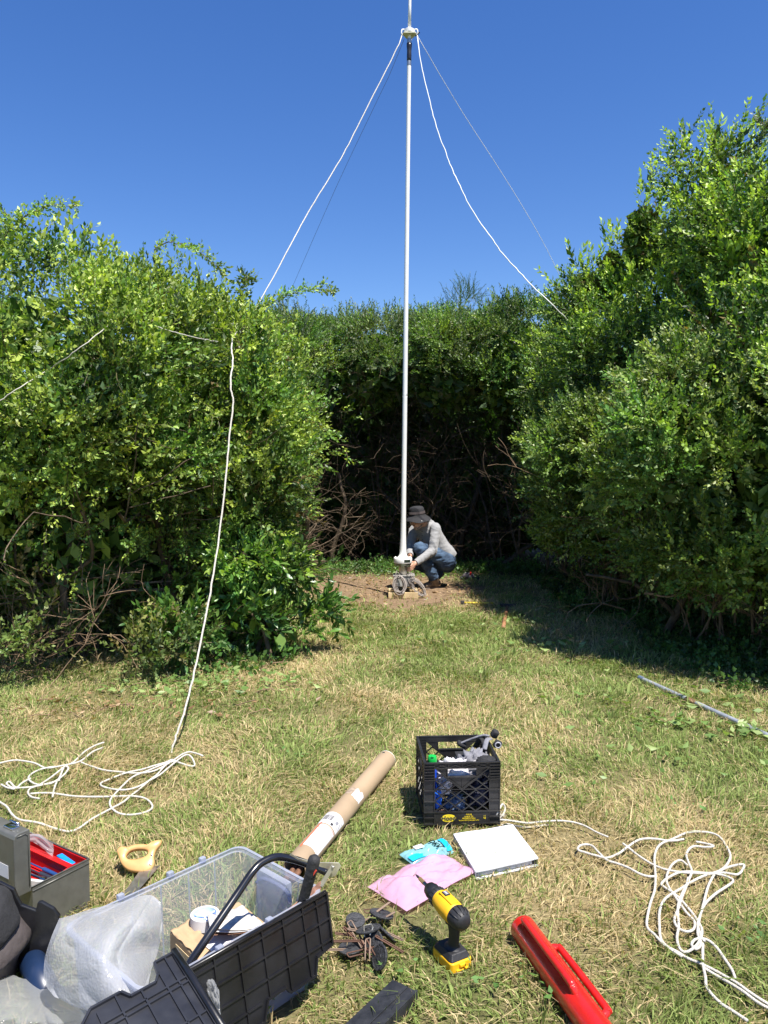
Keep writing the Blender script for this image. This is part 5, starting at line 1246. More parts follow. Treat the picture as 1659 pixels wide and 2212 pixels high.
def patch(name, s0, s1, b0, b1, m, parent, off=.0008, n=14, rag=0.0):
    "s along the tube from near end, b angle from top (deg, + to the right)"
    mb = MB()
    def g(u, v):
        s = s0 + (s1 - s0) * u; bb_ = math.radians(b0 + (b1 - b0) * v)
        if rag: s += rag * nz(u * 1.0, v * 4, 1, 5) * (u > .9 or u < .1); 
        return t1 + td * s + (tx * math.sin(bb_) + tz * math.cos(bb_)) * (r_t + off)
    mb.grid(4, n, g); return mb.build(name, m, parent, world=True, smooth=True)
sL_ = TL * .0
l1 = patch('shipping_label', .10, .285, -12, 85, PAPER, tb)
patch('orange_stripe', .085, .30, -20, -12, ORANGE, l1, .0012); patch('orange_line', .255, .258, -12, 80, ORANGE, l1, .0012); patch('orange_line', .278, .281, -12, 80, ORANGE, l1, .0013)
for k in range(3): patch('small_print', .262 + k * .005, .2635 + k * .005, 5, 60, PINKL, l1, .0013)
l2 = patch('barcode_label', .295, .40, -38, 88, PAPER, tb)
R = random.Random(9); a = -28
while a < 22:
    w_ = R.choice((1.2, 2, 3.2)); patch('bar', .325, .372, a, a + w_, INK, l2, .0012, 3); a += w_ + R.choice((1.2, 2.2))
patch('black_bar', .300, .318, 30, 44, INK, l2, .0012, 4); patch('address_block', .33, .355, 46, 62, INKG, l2, .0012, 4)
for k in range(4): patch('address_line', .32 + k * .016, .324 + k * .016, 66, 82, INKG, l2, .0012, 4)
for k in range(3): patch('address_line', .383 + k * .005, .385 + k * .005, -25, 10 + 6 * k, INKG, l2, .0012, 4)
l3 = patch('torn_label', .585, .655, 15, 78, PAPER, tb, rag=.02)
for k in range(3): patch('address_line', .60 + k * .015, .604 + k * .015, 25, 60, PINKL, l3, .0012, 4)
l4 = patch('torn_residue', .60, .66, -25, 12, mat('label_residue', (.30, .23, .17), .9, var=.3, scale=50), tb, rag=.01)
for k, (ox, oz) in enumerate(((-.012, -.015), (.014, -.012))):
    c_ = t1 + tx * ox + tz * oz; mb = MB(); n_ = 40; mb.tube([c_ - td * .055 + td * (i * .006) for i in range(n_)], [.0105 + (.0018 if i % 2 else 0) for i in range(n_)], 10)
    o = mb.build('steel_rod', RUST, None, smooth=True, loc=c_); tag(o, ['ribbed rusty rod in the mouth of the cardboard tube, left one', 'ribbed rusty rod in the mouth of the cardboard tube, right one'][k], 'rod', 'rods in the cardboard tube')

# ---------------------------------------------------------------- clear tote with black hinged lid
Cc = Vector((-.193, 2.265, 0)); u_ = Vector((-.669, -.743, 0)); TLn, TW, TH = .60, .405, .30
tc_ = Cc + u_ * (TLn / 2) + Vector((-.743, .669, 0)) * (TW / 2)
tote = thing('storage_tote', 'clear plastic storage tote with a black lid flap folded down its near side', 'tote', tc_, math.atan2(-.743, -.669))
CLEAR = film_mat('clear_plastic', (.62, .66, .76), clear=.80, rough=.22, transl=.4, bscale=0, spec=.6)
CLEAR2 = film_mat('frosted_plastic', (.60, .64, .76), clear=.50, rough=.25, transl=.5, spec=.6)
ta = .93
def wall(mb, x0, y0, x1, y1, th=.0025):
    a_ = Vector((x0, y0, 0)); b_ = Vector((x1, y1, 0)); n_ = Vector((-(b_ - a_).y, (b_ - a_).x, 0)).normalized() * th
    vs = [a_ * ta, b_ * ta, b_ + Vector((0, 0, TH)), a_ + Vector((0, 0, TH))]
    for v in vs[:2]: v.z = .004
    vs += [v + n_ for v in vs]; mb.add(vs, [(0, 1, 2, 3), (7, 6, 5, 4), (0, 4, 5, 1), (1, 5, 6, 2), (2, 6, 7, 3), (3, 7, 4, 0)])
hx, hy, rc = TLn / 2, TW / 2, .035
corner = lambda cx_, cy_, a0_: [(cx_ + rc * math.cos(a0_ + i * PI / 8), cy_ + rc * math.sin(a0_ + i * PI / 8)) for i in range(5)]
loop = corner(hx - rc, hy - rc, 0) + corner(-hx + rc, hy - rc, PI / 2) + corner(-hx + rc, -hy + rc, PI) + corner(hx - rc, -hy + rc, 1.5 * PI)
def loopmesh(levels, m, name, sm=True):
    mb = MB(); n_ = len(loop); vs = []
    for k, z in levels: vs += [(x * k, y * k, z) for x, y in loop]
    L_ = len(levels); mb.add(vs, [(i * n_ + j, i * n_ + (j + 1) % n_, (i + 1) * n_ + (j + 1) % n_, (i + 1) * n_ + j) for i in range(L_ - 1) for j in range(n_)])
    return mb, n_
mb, n_ = loopmesh([(ta, .006), (ta + .01, .02), (.985, TH - .03), (1, TH - .012)], CLEAR, 'w'); mb.f.append(tuple(range(n_))); mb.m.append(0)
mb.build('tub', CLEAR, tote, smooth=True, angle=40)
mb, n_ = loopmesh([(1.0, TH - .014), (1.035, TH - .012), (1.04, TH - .004), (1.035, TH), (1.0, TH)], CLEAR2, 'r'); mb.build('rim', CLEAR2, tote, smooth=True, angle=60)
mb = MB()
for x in (-.2, -.1, 0, .1, .2):
    for s_ in (-1, 1): mb.add([(x - .003, s_ * hy * .94, .02), (x + .003, s_ * hy * .94, .02), (x + .003, s_ * hy * 1.004, TH - .014), (x - .003, s_ * hy * 1.004, TH - .014)], [(0, 1, 2, 3)])
for y in (-.1, .1):
    for s_ in (-1, 1): mb.add([(s_ * hx * .94, y - .003, .02), (s_ * hx * .94, y + .003, .02), (s_ * hx * 1.003, y + .003, TH - .014), (s_ * hx * 1.003, y - .003, TH - .014)], [(0, 1, 2, 3)])
mb.build('wall_ribs', CLEAR2, tote)
mb = MB(); mb.box((-hx + .016, .0, TH * .56), (.026, .15, TH * .75), bev=.008); mb.build('handle_recess', film_mat('clear_recess', (.62, .66, .78), clear=.75, rough=.2, transl=.4), tote, smooth=True, angle=40)
mb = MB(); mb.tube(spline([(-hx + .02, -.085, TH - .075), (-hx + .012, -.06, TH - .055), (-hx + .01, 0, TH - .05), (-hx + .012, .06, TH - .055), (-hx + .02, .085, TH - .08)], 5), .006, 8, sy=.6); mb.build('handle_lip', CLEAR2, tote, smooth=True)
for s_, xs_ in ((-1, (-.16, -.04, .13)), (1, (-.235, -.09, .08))):
    for x in xs_:
        mb = MB(); mb.box((x, s_ * (hy + .010), TH + .003), (.020, .016, .018), bev=.003); mb.build('hinge_clip', CLEAR2, tote)
LIDM = mat('lid_plastic', (.010, .010, .012), .33, var=.3, spec=.55, bump=.05, bscale=60)
def lidpanel(mb, outline, fn, ribs, border=.006):
    "outline in (a,b); fn(a,b,t) t=out of plane"
    mb.prism(outline, fn, 0, .003)
    n_ = len(outline)
    for i in range(n_):
        a_, b_ = Vector(outline[i]), Vector(outline[(i + 1) % n_]); t_ = (b_ - a_); 
        if t_.length < 1e-6: continue
        t_.normalize(); nn = Vector((-t_.y, t_.x)) * border / 2
        mb.prism([tuple(a_ - nn), tuple(b_ - nn), tuple(b_ + nn), tuple(a_ + nn)], fn, -.0005 - .0002 * (i % 3), .010 + .0003 * (i % 3))
    for i, ((xa, ya), (xb, yb)) in enumerate(ribs):
        a_, b_ = Vector((xa, ya)), Vector((xb, yb)); t_ = (b_ - a_).normalized(); nn = Vector((-t_.y, t_.x)) * .0022
        mb.prism([tuple(a_ - nn), tuple(b_ - nn), tuple(b_ + nn), tuple(a_ + nn)], fn, .001, .0085 + .0002 * (i % 3))
tl_ = math.radians(12)
def lfn(a_, b_, t): # a along x, b down from hinge
    return Vector((a_, hy + .018 + b_ * math.sin(tl_) + t * math.cos(tl_), TH + .002 - b_ * math.cos(tl_) + t * math.sin(tl_)))
out_ = [(-.30, .0), (.30, .0), (.30, .20), (.10, .20), (.085, .205), (.055, .205), (.04, .172), (-.10, .172), (-.115, .215), (-.21, .215), (-.225, .165), (-.30, .150)]
out_ = [(-.30, .0), (.30, .0), (.30, .235), (-.02, .235), (-.04, .185), (-.105, .185), (-.12, .205), (-.215, .205), (-.23, .160), (-.295, .150)]
ribs = [((x, .006), (x, y)) for x, y in ((-.255, .15), (-.20, .2), (-.125, .2), (-.05, .185), (.03, .23), (.11, .23), (.19, .23))] + [((-.295, .022), (.30, .022)), ((-.295, .075), (.30, .075)), ((-.295, .135), (.30, .135)), ((-.02, .185), (.30, .185))]
mb = MB(); lidpanel(mb, out_, lfn, ribs); mb.build('lid_flap', LIDM, tote)
mb = MB(); mb.tube([(-.30, hy + .020, TH + .001), (.30, hy + .020, TH + .001)], .0075, 10); mb.build('hinge_rod', LIDM, tote, smooth=True)
TM = Matrix.LocRotScale(tote.location, tote.rotation_euler, None)
def tw(x, y, z): return TM @ Vector((x, y, z))
# carton inside
trz = tote.rotation_euler.z
ct = thing('carton', 'worn open cardboard carton with torn paper on top, inside the clear tote', 'carton', H(435, 2077, .195).xy.to_3d() + Vector((0, 0, .006)), math.radians(42))
CM_ = [(0, 0), (.24, 0), (.24, .195), (0, .195)]
mb = MB(); mb.prism(CM_, lambda a_, b_, t: (a_, b_, t), 0, .185); mb.build('box', CARD, ct, bevel=.004)
def flap(name, pts, z, m, amp, seed, parent, n=16, lift=0):
    mb = MB(); q_ = [Vector((*p_, 0)) for p_ in pts]
    def g(u, v):
        p_ = q_[0].lerp(q_[1], u).lerp(q_[3].lerp(q_[2], u), v); e_ = amp * nz(u * 3, v * 3, 1, seed)
        return (p_.x + .006 * nz(u * 6, v * 6, 1, seed + 2) * (abs(u - .5) > .45 or abs(v - .5) > .45), p_.y + .006 * nz(u * 7, v * 5, 1, seed + 4), z + abs(e_) + lift * (u ** 3))
    mb.grid(n, n, g); return mb.build(name, m, parent, smooth=True, solid=.0012)
flap('torn_paper', [(.03, .17), (.045, .02), (.21, .035), (.20, .185)], .187, PAPER, .006, 3, ct)
np_ = flap('newsprint', [(.12, .03), (.22, .02), (.225, .15), (.13, .14)], .196, mat('newsprint', (.55, .52, .50), .8, var=.35, scale=60), .006, 5, ct)
flap('torn_flap', [(-.002, .19), (.06, .19), (.05, .06), (.0, .04)], .19, CARD, .01, 8, ct, lift=.012)
mb = MB(); mb.prism([(-.002, .04), (-.002, .15), (-.004, .15), (-.004, .04)], lambda a_, b_, t: (a_, b_, t), .06, .17); mb.build('packing_tape', mat('tape_tan', (.50, .38, .22), .3), ct)
mg = thing('booklet', 'curled dog eared booklet lying across the carton in the tote', 'booklet', H(505, 2003, .215), math.radians(20))
for k in range(3):
    mb = MB(); mb.grid(10, 8, lambda a_, b_: (-.075 + a_ * .13, -.04 + b_ * .075, .004 * k + .030 * (1 - a_) ** 2 * (.5 + .3 * k) + .004 * math.sin(b_ * 3))); mb.build('page', mat('aged_page', (.50, .47, .42), .8, var=.3, scale=40) if k == 2 else (RUST if k == 0 else PAPER), mg, smooth=True, solid=.0015)
sp = thing('tape_spool', 'pale blue three spoke plastic spool on the carton in the tote', 'spool', H(443, 1999, .20) , 0); sp.location.z = .203
SPB = mat('pale_blue_plastic', (.50, .60, .86), .4, var=.04)
mb = MB(); mb.lathe([(.038, 0), (.043, 0), (.043, .034), (.038, .034), (.038, 0)], 40, cap=False); mb.build('spool_ring', PAPER, sp, smooth=True, angle=40)
mb = MB(); mb.lathe([(.0375, .002), (.0375, .0345), (.0345, .0345), (.0345, .002)], 40, cap=False)
mb.lathe([(.001, .014), (.0345, .014), (.0345, .018), (.001, .018)], 40)
for k in range(3):
    a_ = k * 2.094 + .5; mb.tube([(.004 * math.cos(a_), .004 * math.sin(a_), .024), (.034 * math.cos(a_ + .3), .034 * math.sin(a_ + .3), .027)], .0028, 8)
mb.build('spool_hub', SPB, sp, smooth=True, angle=40)
crumple('bag', 'orange red packet seen through the near wall of the clear tote', 'packet', tw(-.17, .11, .075), (.09, .05, .06), mat('orange_bag', (.62, .09, .05), .5), 21, flat=.9)
crumple('bag', 'white packet seen through the near corner of the clear tote', 'packet', tw(-.235, .02, .06), (.035, .07, .05), CLW, 22, flat=.9)

# ---------------------------------------------------------------- bow saw and black handled tool
bs = thing('bow_saw', 'bow saw with black tube frame and rusty blade sticking up from the tote', 'saw', P(560, 2000, 2.1).xy.to_3d())
fp = spline([P(385, 2115, 1.99), P(405, 2087, 2.0), P(455, 2015, 2.06), P(510, 1935, 2.14), P(545, 1884, 2.19), P(568, 1862, 2.22), P(600, 1851, 2.25), P(640, 1858, 2.28), P(672, 1870, 2.29), P(705, 1884, 2.30)], 6)
mb = MB(); mb.tube(fp, .0115, 16); mb.build('frame', mat('black_enamel', (.010, .010, .012), .22, coat=.5), bs, world=True, smooth=True)
pa, pb = P(625, 1847, 2.27), P(733, 1872, 2.315); pc_, pdn = P(722, 1893, 2.31), P(640, 1866, 2.275)
def plate3(pts, th, m, name, parent):
    n_ = (pts[1] - pts[0]).cross(pts[2] - pts[0]).normalized() * th; k = len(pts); mb = MB(); mb.add([p_ for p_ in pts] + [p_ + n_ for p_ in pts], [tuple(range(k)), tuple(range(2 * k - 1, k - 1, -1))] + [(i, i + k, (i + 1) % k + k, (i + 1) % k) for i in range(k)]); return mb.build(name, m, parent, world=True, bevel=.001)
plate3([P(628, 1843, 2.27), P(645, 1853, 2.275), P(680, 1862, 2.29), P(731, 1863, 2.315), P(736, 1870, 2.315), P(724, 1892, 2.31), P(712, 1895, 2.305), P(704, 1880, 2.30), P(665, 1874, 2.285), P(640, 1860, 2.275), P(622, 1850, 2.27)], .004, ZINC, 'tension_plate', bs)
plate3([P(716, 1868, 2.29), P(724, 1872, 2.29), P(697, 1917, 2.275), P(688, 1913, 2.275)], .003, ZINC, 'blade_clip', bs)
mb = MB(); mb.ball(P(719, 1873, 2.286), .004, 8, 6); mb.build('rivet', STEEL, bs, world=True)
A_, B_ = P(694, 1908, 2.278), P(432, 2140, 1.99); bd = (B_ - A_).normalized(); bn = Vector((bd.y, -bd.x, 0)).normalized(); bu = bn.cross(bd); bu = bu if bu.z < 0 else -bu
pts = []; n_ = 46; Lb = (B_ - A_).length
for i in range(n_ + 1): pts.append((i / n_ * Lb, .012 + (.006 if i % 2 else 0)))
ou = [(0, -.008)] + [(Lb, -.008)] + pts[::-1]
mb = MB(); mb.prism(ou, lambda a_, b_, t: A_ + bd * a_ - bu * b_ * -1 + bn * t, 0, .0012); mb.build('blade', mat('rusty_blade', (.42, .22, .15), .7, metal=.3, var=.4, scale=50), bs, world=True)
hl = thing('hand_tool', 'tool with thick black rubber grip standing upright inside the right end of the tote', 'hand tool', P(640, 1985, 2.2).xy.to_3d())
gp = [P(681, 1848, 2.19), P(680, 1853, 2.19), P(678, 1860, 2.19), P(668, 1900, 2.2), P(655, 1945, 2.215), P(640, 1990, 2.23), P(618, 2060, 2.25)]
mb = MB(); mb.tube(gp, [.008, .0165, .0185, .0165, .0155, .017, .017], 16); gr = mb.build('grip', mat('rubber_grip', (.02, .02, .021), .75, var=.25, bump=.4), hl, world=True, smooth=True)
mb = MB(); c_ = P(676, 1885, 2.178); plate3([c_ + Vector((.004, 0, .012)), c_ + Vector((.012, 0, .006)), c_ + Vector((.0, 0, -.012))], .0015, mat('red_mark', (.5, .05, .03), .6), 'red_mark', hl)
mb = MB(); mb.tube([P(618, 2060, 2.25), P(600, 2110, 2.265)], [.014, .012], 12); mb.build('shaft', STEEL, hl, world=True)

# ---------------------------------------------------------------- loose black lid at the bottom, standing black lid at the left
P1, P2, P3 = H(372, 2064, .345), H(463, 2212, .300), H(139, 2190, .335)
ea, eb = (P2 - P1).normalized(), (P3 - P1).normalized(); en = ea.cross(eb).normalized(); en = en if en.z > 0 else -en
lb = thing('tote_lid', 'loose black ribbed tote lid lying over the near end of the clear tote', 'lid', P1.xy.to_3d())
La = (P2 - P1).length; Lb_ = (P3 - P1).length
ou = [(0.0, 0.0), (.42, 0.0), (.42, .30), (.05, .285), (.022, .262), (-.002, .180), (.012, .150), (.045, .135), (.035, .082), (.012, .070), (-.008, .058), (-.004, .02)]
ou = [(0.0, 0.0), (.42, 0.0), (.42, .26), (.06, .255), (.030, .225), (.030, .150), (.055, .135), (.055, .070), (.035, .055), (.0, .050), (.0, .016)]
fn3 = lambda a_, b_, t: P1 + ea * a_ + eb * b_ + en * t
ribs = [((.004, .052), (.42, .052)), ((.055, .108), (.42, .108)), ((.03, .165), (.42, .165)), ((.05, .215), (.42, .215)), ((.085, .0), (.085, .255)), ((.10, .0), (.10, .255)), ((.20, .0), (.20, .26)), ((.30, .0), (.30, .26)), ((.0, .022), (.42, .022))]
mb = MB(); lidpanel(mb, ou, fn3, ribs); mb.build('panel', mat('lid_plastic_grey', (.018, .019, .024), .42, var=.25, spec=.6, bump=.06, bscale=60), lb, world=True)
mb = MB(); mb.tube([fn3(-.004, -.006, .008), fn3(.1, -.008, .012), fn3(.42, -.008, .008)], .009, 10); mb.build('rolled_edge', LIDM, lb, world=True, smooth=True)
ll = thing('tote_lid', 'black notched tote lid standing on edge between toolbox and black bag', 'lid', P(60, 2050, 2.33).xy.to_3d())
px_ = [(-60, 1895), (0, 1903), (30, 1921), (37, 1938), (46, 1956), (75, 1969), (79, 1952), (86, 1951), (112, 1968), (124, 1985), (124, 2010), (108, 2050), (98, 2085), (60, 2100), (-60, 2100)]
mb = MB(); q_ = [P(a_, b_, 2.32) for a_, b_ in px_]; mb.prism([(p_.x, p_.z) for p_ in q_], lambda a_, b_, t: (a_, 2.33 + t + .12 * (a_ + 1.05), b_), 0, .014); mb.build('panel', LIDM, ll, world=True, bevel=.003)

# ---------------------------------------------------------------- bubble wrap and films
from itertools import product
def surf(ctrl, nu, nv, amp=.0, seed=1, fr=6, amp2=0.0, fr2=20, pleat=0.0):
    rows = [spline(r, 8) for r in ctrl]; m_ = len(rows[0]); cols = [spline([r[i] for r in rows], 8) for i in range(m_)]
    nr = len(cols[0])
    def g(u, v):
        fi, fj = u * (m_ - 1), v * (nr - 1); i, j = min(int(fi), m_ - 2), min(int(fj), nr - 2); a_, b_ = fi - i, fj - j
        p_ = cols[i][j].lerp(cols[i + 1][j], a_).lerp(cols[i][j + 1].lerp(cols[i + 1][j + 1], a_), b_)
        q_ = Vector((u * fr, v * fr, seed)); k = amp * (abs(noise.noise(q_)) * 2 - .5) + amp * .22 * (abs(noise.noise(q_ * 2.7)) * 2 - .5) + pleat * abs(math.sin(u * 8 + 2.2 * v + 3 * noise.noise(Vector((u * 2, v * 2, seed))))) ** .6; k2 = amp2 * noise.noise(Vector((u * fr2, v * fr2, seed)))
        return p_ + Vector((.35 * k, -k - k2, .45 * k))
    mb = MB(); mb.grid(nu, nv, g); return mb
WRAP = film_mat('bubble_wrap', (.76, .77, .81), clear=.40, rough=.14, transl=.5, bscale=120, bstr=.16, voronoi=True, spec=1.0, edge=False)
cw_ = [[P(128, 1984, 2.13), P(200, 1962, 2.15), P(262, 1948, 2.18), P(318, 1932, 2.22), P(346, 1948, 2.22)],
       [P(112, 2022, 2.09), P(185, 2012, 2.00), P(250, 1998, 2.00), P(305, 1990, 2.06), P(350, 2003, 2.18)],
       [P(97, 2072, 2.06), P(165, 2070, 1.95), P(232, 2060, 1.90), P(292, 2050, 2.02), P(342, 2050, 2.14)],
       [P(97, 2120, 2.02), P(160, 2120, 1.93), P(225, 2120, 1.87), P(275, 2110, 1.88), P(326, 2100, 1.99)],
       [P(118, 2152, 1.97), P(180, 2176, 1.90), P(235, 2182, 1.84), P(275, 2172, 1.83), P(318, 2140, 1.88)]]
o = surf(cw_, 130, 130, .014, 3, 2.0, .0008, 60, pleat=.014).build('bubble_wrap', WRAP, None, smooth=True, loc=P(220, 2080, 2.05)); tag(o, 'large billowing sheet of white bubble wrap spilling from the clear tote', 'bubble wrap')
FILM = film_mat('clear_film', (.66, .68, .71), clear=.68, rough=.10, transl=.5, bscale=18, bstr=.22, spec=1.0)
cw_ = [[H(-40, 2100, .03), H(30, 2108, .05), H(80, 2112, .04), H(130, 2125, .05), H(160, 2150, .04)],
       [H(-40, 2150, .10), H(30, 2150, .11), H(80, 2155, .10), H(130, 2165, .10), H(190, 2180, .06)],
       [H(-40, 2200, .13), H(30, 2200, .13), H(80, 2205, .12), H(130, 2210, .11), H(200, 2215, .06)],
       [H(-40, 2260, .06), H(30, 2260, .08), H(80, 2260, .07), H(130, 2260, .06), H(190, 2260, .04)]]
o = surf(cw_, 90, 90, .018, 9, 4, pleat=.010).build('plastic_film', FILM, None, smooth=True, loc=H(60, 2180)); tag(o, 'crumpled clear plastic film heaped in the bottom left corner', 'plastic film')
cw_ = [[P(420, 2085, 1.98), P(440, 2080, 2.0), P(455, 2098, 1.98)], [P(430, 2120, 1.93), P(458, 2118, 1.92), P(472, 2130, 1.94)], [P(452, 2165, 1.90), P(468, 2160, 1.88), P(475, 2170, 1.89)], [P(462, 2200, 1.86), P(472, 2198, 1.85), P(477, 2195, 1.86)]]
o = surf(cw_, 40, 50, .02, 4, 5).build('plastic_film', FILM, None, smooth=True, loc=P(455, 2130, 1.9)); tag(o, 'small crinkled clear film squeezed between the two black lids', 'plastic film')
cw_ = [[P(290, 2120, 1.98), P(325, 2112, 1.97), P(345, 2125, 1.95)], [P(270, 2150, 1.93), P(305, 2145, 1.90), P(340, 2150, 1.91)], [P(240, 2190, 1.88), P(290, 2185, 1.86), P(335, 2185, 1.87)]]
# ---------------------------------------------------------------- black bag, blue cylinder
bg_ = thing('fabric_bag', 'black and grey fabric bag cut off by the left edge', 'bag', H(0, 2110).xy.to_3d())
mb = MB(); c_ = P(-12, 2020, 2.26); mb.ball((c_.x - .02, c_.y, .12), (.105, .13, .135), 30, 20)
mb.v = [(v[0] + .03 * (.5 - 2 * abs(nz(v[0] * 9, v[2] * 7, 1, 3))), v[1] + .02 * nz(v[0] * 14, v[2] * 9, 1, 5), max(.0, v[2])) for v in mb.v]; mb.build('bag_base', mat('grey_nylon', (.075, .062, .060), .6, var=.2, bump=.5, bscale=26), bg_, world=True, smooth=True)
mb = MB(); mb.ball((c_.x - .045, c_.y - .02, .215), (.112, .13, .10), 30, 20); mb.v = [(v[0] + .03 * (.5 - 2 * abs(nz(v[0] * 8, v[2] * 11, 1, 6))), v[1] + .03 * nz(v[0] * 12, v[2] * 12, 1, 2), v[2]) for v in mb.v]; mb.build('bag_flap', CLB, bg_, world=True, smooth=True)
mb = MB(); mb.tube(spline([(c_.x + .05, c_.y - .12, .29), (c_.x + .075, c_.y - .13, .22), (c_.x + .06, c_.y - .14, .16), (c_.x + .02, c_.y - .15, .12)], 5), .006, 8); mb.build('piping', CLB, bg_, world=True, smooth=True)
c0_, c1_ = H(70, 2078, .045), H(112, 2172, .045); dd = (c1_ - c0_).normalized()
NAVY = mat('navy_enamel', (.008, .020, .055), .35, var=.1, coat=.1)
bc = thing('metal_canister', 'dark blue metal canister lying on the grass left of the bubble wrap', 'canister', c0_.xy.to_3d())
mb = MB(); mb.tube([c0_ - dd * .012, c0_ - dd * .010, c0_ - dd * .002, c0_ + dd * .008, c0_ + dd * .2], [.012, .028, .037, .040, .040], 30); mb.build('barrel', NAVY, bc, world=True, smooth=True)
mb = MB(); mb.tube([c0_ - dd * .016, c0_ - dd * .011], [.010, .012], 16); mb.build('end_knob', NAVY, bc, world=True, smooth=True)

# ---------------------------------------------------------------- toolbox
tbx = thing('toolbox', 'grey steel toolbox with open lid and red tray at the left edge', 'toolbox', (-1.332, 2.726, .0), math.radians(147))
GST = mat('grey_hammertone', (.135, .135, .122), .38, metal=.35, var=.10, scale=30, bump=.05, bscale=300)
REDI = mat('red_enamel', (.50, .010, .012), .35, var=.1)
lx, ly, tz_ = .25, .11, .175
mb = MB(); t_ = .003
mb.prism([(-lx, -ly), (lx, -ly), (lx, ly), (-lx, ly)], lambda a_, b_, t: (a_, b_, t), 0, .004)
for (c_, s_) in (((0, -ly + t_ / 2, tz_ / 2 + .004), (2 * lx, t_, tz_)), ((0, ly - t_ / 2, tz_ / 2 + .004), (2 * lx, t_, tz_)), ((-lx + t_ / 2, 0, tz_ / 2 + .004), (t_, 2 * ly - 2 * t_, tz_)), ((lx - t_ / 2, 0, tz_ / 2 + .004), (t_, 2 * ly - 2 * t_, tz_))): mb.box(c_, s_)
mb.build('box', GST, tbx)
mb = MB(); mb.tube([(-lx, -ly, tz_ + .002), (lx, -ly, tz_ + .002), (lx, ly, tz_ + .002), (-lx, ly, tz_ + .002)], .0035, 8, closed=True); mb.tube([(-lx - .001, -ly, tz_ - .012), (-lx - .001, ly, tz_ - .012)], .002, 6); mb.build('rolled_rim', GST, tbx, smooth=True)
mb = MB(); hl_ = .215; d_ = .058
prof = [(0, 0), (d_, 0), (d_, hl_ - .016), (d_ - .005, hl_ - .005), (d_ - .018, hl_), (.004, hl_), (0, hl_ - .004)]
mb.prism(prof, lambda a_, b_, t: (t, ly + .002 + a_, tz_ - .01 + b_), -lx, lx); ld = mb.build('lid', GST, tbx, bevel=.003)
mb = MB(); mb.tube([(-lx - .001, ly + .010, tz_ + .01), (-lx - .001, ly + .010, tz_ + hl_ - .03), (-lx - .001, ly + .020, tz_ + hl_ - .02), (-lx - .001, ly + .05, tz_ + hl_ - .02)], .0015, 6); mb.build('lid_bead', GST, ld, smooth=True)
mb = MB(); mb.tube([(-.07, ly + .028, tz_ + .206), (-.065, ly + .028, tz_ + .222), (.065, ly + .028, tz_ + .222), (.07, ly + .028, tz_ + .206)], .005, 8); mb.build('lid_handle', CHROME, ld, smooth=True)
mb = MB(); mb.box((-lx + .06, ly + .03, tz_ + .208), (.05, .03, .008), bev=.002); mb.tube([(-lx + .04, ly + .015, tz_ + .215), (-lx + .085, ly + .02, tz_ + .219)], .004, 8); mb.build('latch', CHROME, ld, smooth=True)
mb = MB(); mb.box((-.08, -ly - .006, tz_ - .012), (.035, .010, .004), rot=(.5, 0, 0)); mb.build('hasp', CHROME, tbx)
mb = MB(); mb.box((-lx + .075, ly + .0615, .245), (.08, .001, .045)); stt = mb.build('sticker', PAPER, ld)
# red interior tray
mb = MB(); mb.box((0, .0, .006), (.488, .206, .003)); 
mb.box((0, -ly + .006, tz_ - .045), (.488, .003, .09)); mb.build('red_lining', REDI, tbx)
mb = MB(); n_ = 14; pr = [(-.100, tz_ - .005), (-.100, tz_ - .05), (.100, tz_ - .09), (.098, tz_ - .05)] ; pr += [(.098 - .155 * i / n_, tz_ - .055 + .062 * math.sin(PI / 2 * i / n_)) for i in range(1, n_ + 1)]
mb.prism(pr, lambda a_, b_, t: (t, a_, b_), -lx + .006, -lx + .009); mb.build('tray_end', REDI, tbx)
mb = MB(); mb.box((0.0, .0, tz_ - .055), (.48, .19, .002)); mb.box((0, -.040, tz_ - .028), (.478, .004, .054)); mb.box((0, -.045, tz_ - .001), (.478, .022, .003)); mb.build('tray', REDI, tbx)
mb = MB()
for y_ in (-.035, -.02): mb.lathe([(.002, 0), (.002, .001)], 8, (-lx + .005, y_, tz_ - .02), Matrix(((0, 0, 1), (0, 1, 0), (-1, 0, 0))))
mb.build('rivets', INK, tbx)
BM_ = Matrix.LocRotScale(tbx.location, tbx.rotation_euler, None)
def bw(x, y, z): return BM_ @ Vector((x, y, z))
def tube_thing(name, label, cat, a_, b_, r_, m_, n=14, prof=None, group=None):
    a_, b_ = bw(*a_), bw(*b_); mb = MB(); 
    if prof: mb.tube([a_.lerp(b_, t) for t, k in prof], [r_ * k for t, k in prof], n)
    else: mb.tube([a_, b_], r_, n)
    o = mb.build(name, m_, None, smooth=True, loc=a_, ); o.data.set_sharp_from_angle(angle=.7); return tag(o, label, cat, group)
tube_thing('socket', 'round chrome socket head at the front of the toolbox tray', 'socket', (-.225, .045, tz_ - .022), (-.200, .045, tz_ - .022), .016, CHROME, 20, [(0, .6), (.1, .9), (.5, 1), (1, .9)])
tube_thing('ratchet_wrench', 'chrome ratchet handle beside the round socket in the toolbox tray', 'wrench', (-.22, .020, tz_ - .035), (-.08, .030, tz_ - .035), .008, CHROME, 12, [(0, 1.8), (.15, 1.8), (.2, .8), (.9, .7), (1, 1.1)])
tube_thing('screwdriver', 'dark steel screwdriver lying along the toolbox tray', 'screwdriver', (-.21, -.008, tz_ - .045), (.05, .0, tz_ - .045), .009, mat('dark_steel', (.08, .09, .12), .3, metal=.7), 12, [(0, .9), (.35, 1), (.4, .4), (1, .35)])
tube_thing('screwdriver', 'screwdriver with blue handle lying beside the dark steel one in the toolbox', 'screwdriver', (-.20, -.026, tz_ - .040), (.03, -.022, tz_ - .040), .008, mat('blue_handle', (.02, .06, .2), .3), 12, [(0, .9), (.4, 1), (.45, .4), (1, .35)])
